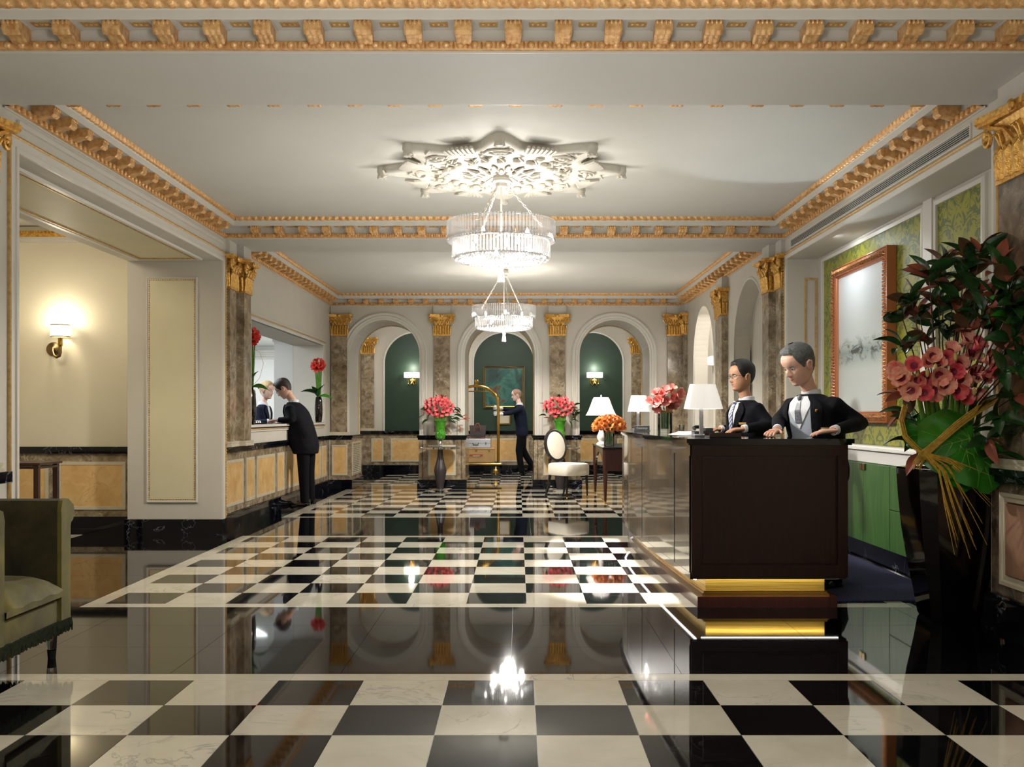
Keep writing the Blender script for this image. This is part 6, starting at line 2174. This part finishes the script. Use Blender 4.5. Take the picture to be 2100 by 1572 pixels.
    for s in (-1, 1):
        b.tube([(-.012, s * .070, .082), (-.006, s * .077, .088), (.0, s * .080, .105), (-.003, s * .083, .122), (-.016, s * .086, .130), (-.028, s * .086, .122), (-.027, s * .083, .105), (-.018, s * .076, .09), (-.012, s * .070, .082)], [.006, .0065, .006, .006, .006, .006, .006, .006, .006], 7)
        b.ball((-.014, s * .074, .108), .017, 8, 6, (.8, .45, 1.2))
    b.T = None
    hc = HM @ Vector((-.012, 0, .035))
    b.tube([neck + Vector((-.012, 0, -.06)), neck + Vector((-.008, 0, .0)), neck.lerp(hc, .6), hc, HM @ Vector((-.02, 0, .07))], [.062, .056, .053, .054, .05] if not female else [.05, .045, .043, .045, .045], 16)
    # body core under the clothes
    b.tube([Vector((hipx, 0, .86)), Vector(sec(.35)[:3]), Vector(sec(.8)[:3]), neck], [.11, .10, .09, .05], 10)
    for s in (1, -1):
        E, Wr, arm = sh[s, 'a']
        b.tube([sh[s], E, Wr], [.04, .036, .026], 8)
        h0 = legs[0 if s > 0 else 1]
        b.tube([h0[0], h0[1], h0[2]], [.07, .05, .035], 8)
        if gloves != 'both':
            hand(b, Wr, Ld(arm[2]) if armL is not None and arm[0] is not None else arm[2], Ld(arm[3]) if arm[0] is not None else arm[3], s * -1 if True else 1, 1.0 if not female else .88, (curlL if s > 0 else curlR))
    b.build('body', M[skin], o, True, fix=False)
    if gloves == 'both':
        for s in (1, -1):
            E, Wr, arm = sh[s, 'a']
            m = MB(); hand(m, Wr, Ld(arm[2]) if arm[0] is not None else arm[2], Ld(arm[3]) if arm[0] is not None else arm[3], -s, 1.08, curlL if s > 0 else curlR)
            m.build('glove', M['glove'], o, True, fix=False)
    # cuffs
    for s in (1, -1):
        E, Wr, arm = sh[s, 'a']
        m = MB(); m.tube([E.lerp(Wr, .84), E.lerp(Wr, .965)], [.036, .034], 14); m.build('cuff', M[shirt], o, True)
    # hair
    def hl(a):
        return lerp_tab([(0, hairline), (.45, hairline + .002), (.8, hairline - .006), (1.0, .158), (1.16, .132), (1.32, .104), (1.43, .102), (1.62, .136), (1.95, .115), (2.15, .06), (3.2, .045)], a)
    m = MB(); m.T = HM; G = []
    for k in range(nt):
        th = 2 * pi * k / nt
        a = abs(((th + pi) % (2 * pi)) - pi); z0 = hl(a); row = [head_pt(th, z0, -.001, 0)]
        for j in range(13):
            t = j / 12; z = z0 + (.2299 - z0) * (1 - (1 - t) ** 1.5)
            up = min(1, max(0, (z - .15) / .06))
            row.append(head_pt(th, z, hair_t * (.3 + .7 * min(1, t * 5)) * (.25 + .8 * up) + (.35 * hair_t if a < .7 and hair_t > .008 else 0) * (1 - t), 0))
        G.append(row)
    m.grid(G, close_u=True)
    if female:
        m.ball((-.118, 0, .15), .034, 12, 8, (.8, 1, 1))
    m.build('hair', M[hair], o, True, fix=False)
    # face details
    for s in (-1, 1):
        e = HM @ Vector((.0655, s * .031, .1155))
        m = MB(); m.T = HM; m.ball((.0615, s * .031, .1155), .0108, 10, 8); ey = m.build('eye', M['eyew'], o, True)
        m = MB(); m.T = HM; m.ball((.0690, s * .0315, .1145), .0056, 8, 6, (.75, 1, 1)); m.build('iris', M['eyed'], ey, True)
        m = MB(); m.T = HM; m.tube([(.0775, s * .016, .1285), (.0795, s * .030, .1325), (.068, s * .046, .1285)], [.0028, .0032, .0016], 6); m.build('eyebrow', M[hair if hair != 'hairt' else 'hairn'], o, True)
    m = MB(); m.T = HM; m.tube([(.058, -.024, .0545), (.0745, -.012, .055), (.0785, 0, .0555), (.0745, .012, .055), (.058, .024, .0545)], [.0012, .0034, .004, .0034, .0012], 6); m.build('mouth', M['lip'], o, True)
    if glasses:
        m = MB(); m.T = HM
        for s in (-1, 1):
            m.tube([(.088 - .004 * abs(cos(u)), s * (.032 + .021 * cos(u)), .114 + .013 * sin(u)) for u in [2 * pi * k / 16 for k in range(17)]], .0016, 5, cap=False)
            m.tube([(.083, s * .053, .117), (.05, s * .074, .118), (-.01, s * .082, .118)], .0018, 5)
        m.tube([(.09, -.011, .118), (.093, 0, .12), (.09, .011, .118)], .0016, 5)
        m.build('glasses', M[glasses], o, True, fix=False)
    # collar, shirt front, lapels, tie
    m = MB(); P = []
    for k in range(24):
        a = 2 * pi * k / 24; fz = -.022 * max(0, cos(a)) ** 2
        c = neck + Vector((-.006, 0, 0))
        P.append([tuple(c + Vector(((.066 + q) * cos(a), (.064 + q) * sin(a), zz + fz))) for q, zz in ((.012, -.03), (.004, .03), (-.002, .034), (-.004, .0))])
    m.grid(P, close_u=True); m.build('collar', M[shirt], o, True, fix=False)
    def patch(name, mat, t0, t1, a0, a1, off, n=16, m_=6, parent=o, th=.004):
        q = MB(); G = []
        for i in range(n + 1):
            t = t0 + (t1 - t0) * i / n
            G.append([tuple(surf(t, a0(t) + (a1(t) - a0(t)) * j / m_, off)) for j in range(m_ + 1)])
        q.grid(G)
        q.grid([[tuple(surf(t0 + (t1 - t0) * i / n, a0(t0 + (t1 - t0) * i / n) + (a1(t0 + (t1 - t0) * i / n) - a0(t0 + (t1 - t0) * i / n)) * j / m_, off - th)) for j in range(m_ + 1)] for i in range(n + 1)])
        return q.build(name, M[mat], parent, True, fix=False)
    def opening(t):
        return open_a * max(.02, min(1, (t - button) / (.9 - button)))
    if front:      # open front showing a waistcoat
        patch('waistcoat', front, .02, .90, lambda t: -open_a, lambda t: open_a, .004)
        patch('shirt_front', shirt, .60, .97, lambda t: -open_a * .95 * max(.02, min(1, (t - .60) / .26)), lambda t: open_a * .95 * max(.02, min(1, (t - .60) / .26)), .009)
        op = lambda t: open_a
        lo = .02
    else:
        patch('shirt_front', shirt, button, .97, lambda t: -opening(t), opening, .004)
        op = opening; lo = button
    for s in (-1, 1):
        patch('lapel', suit, lo, .955, lambda t: s * op(t), lambda t: s * (op(t) + .10 + .34 * max(0, min(1, (t - lo) / (.82 - lo))) * (1 if t < .86 else max(0, 1 - (t - .86) / .2))), .016, th=.010)
    if tie:
        wt = lambda t: .045 + .07 * max(0, min(1, (.93 - t) / .4))
        patch('tie', tie, button + .04 if not front else .66, .94, lambda t: -wt(t), wt, .014, m_=3)
        kn = surf(.95, 0, .014); q = MB(); q.ball(tuple(kn), .019, 8, 6, (.8, 1, 1.3)); q.build('tie_knot', M[tie], o, True)
    if badge:
        t, a = badge
        p = surf(t, a, .016); nrm = (surf(t, a, .05) - surf(t, a, .0)).normalized()
        R = nrm.to_track_quat('Y', 'Z').to_matrix().to_4x4()
        q = MB(); q.T = Matrix.Translation(p) @ R; q.box(-.034, .034, -.003, .003, -.009, .009); q.build('name_badge', M['metal_y'], o)
    if pin:
        p = surf(.80, .62, .02); q = MB(); q.ball(tuple(p), .010, 8, 6, (.6, .8, 1.4)); q.ball(tuple(p + Vector((0, .012, .008))), .006, 6, 5); q.build('lapel_pin', M['brass'], o, True)
    return o


# clerk at the near end of the desk, looking down
person('grey-haired man in black suit and pale waistcoat leaning over the desk, looking down', 2.24, 7.32, radians(207), (.10, 0, 1.415), radians(24), radians(-6), 1.30,
       armL=((2.47, 7.12, 1.20), (2.16, 6.80, 1.150), (-1, -.08, -.10), (0, 0, -1)), armR=((1.98, 7.50, 1.22), (1.86, 7.10, 1.150), (-.6, -.7, -.12), (0, 0, -1)),
       skin='skin', hair='hairg', hair_t=.013, front='vest', tie='tie', open_a=.42, badge=(.60, .95), curlL=.28, curlR=.3, pin=True, width=1.16)
# clerk in the middle of the desk
person('dark-haired bespectacled man in black suit and striped tie standing behind the desk lamp', 2.07, 8.90, radians(192), (.02, 0, 1.395), radians(3), radians(0), 1.2,
       armL=((2.20, 8.62, 1.17), (1.92, 8.48, 1.14), (-1, -.2, -.1), (0, 0, -1)), armR=((2.1, 9.2, 1.13), (1.85, 9.1, 1.13), (-1, .1, -.1), (0, 0, -1)),
       skin='skinb', hair='hairb', hair_t=.016, tie='tie2', open_a=.36, button=.35, glasses='ebony', badge=(.66, .75), curlL=.4, width=1.12)
# bellman pushing the cart
person('balding bellman in navy suit and white gloves pushing the brass luggage cart', .05, 21.15, radians(183), (.02, 0, 1.50), radians(10), radians(0), 1.12,
       armL=((-.16, 20.93, 1.32), (-.36, 20.68, 1.29), (-.9, -.2, .1), (-.1, .3, 0)), armR=((-.16, 21.3, 1.36), (-.37, 20.85, 1.42), (-.8, -.5, .1), (0, .2, 0)),
       skin='skinp', suit='suitn', hair='hairt', hair_t=.0035, hairline=.21, tie=None, open_a=.16, glasses='chrome', gloves='both', curlL=.9, curlR=.9, hipx=-.04,
       legs=[((-.04, .095, .92), (.03, .10, .52), (-.02, .10, .07), .05), ((-.04, -.095, .92), (-.06, -.10, .54), (-.28, -.10, .13), -.05)], trousers='trous', voxel=.016, hem=.82)
# guest at the cashier window
person('stout man in dark suit and glasses bending over the cashier window sill', -3.0, 14.02, radians(172), (.19, 0, 1.455), radians(36), radians(6), 1.22,
       armL=((-3.13, 13.72, 1.20), (-3.36, 13.80, 1.20), (-1, .1, -.15), (0, 0, -1)), armR=((-3.2, 14.28, 1.22), (-3.40, 14.12, 1.20), (-1, -.2, -.1), (0, 0, -1)),
       skin='skin', suit='suit', hair='hairn', hair_t=.014, belly=.06, width=1.22, glasses='ebony', open_a=.2, curlL=.5, hipx=.0, hem=.72,
       legs=[((.0, .12, .88), (-.01, .13, .48), (-.03, .13, .07), .15), ((.0, -.12, .88), (.0, -.13, .48), (-.02, -.13, .07), -.15)])
# receptionist behind the cashier counter
person('blonde receptionist with a hair bun in a dark navy jacket behind the cashier window', -3.95, 15.15, radians(-12), (.06, 0, 1.44), radians(8), radians(-4), 1.18,
       armL=((-3.93, 15.42, 1.16), (-3.74, 15.32, 1.18), (.8, -.1, -.1), (0, 0, -1)), armR=((-3.93, 14.86, 1.16), (-3.74, 14.90, 1.18), (.9, .1, -.1), (0, 0, -1)),
       skin='skinp', suit='suitn', hair='hairy', hair_t=.010, female=True, open_a=.22, button=.5, voxel=.013)

for _n in ('person', 'person.001'):
    bpy.data.objects[_n].location.z = .0062
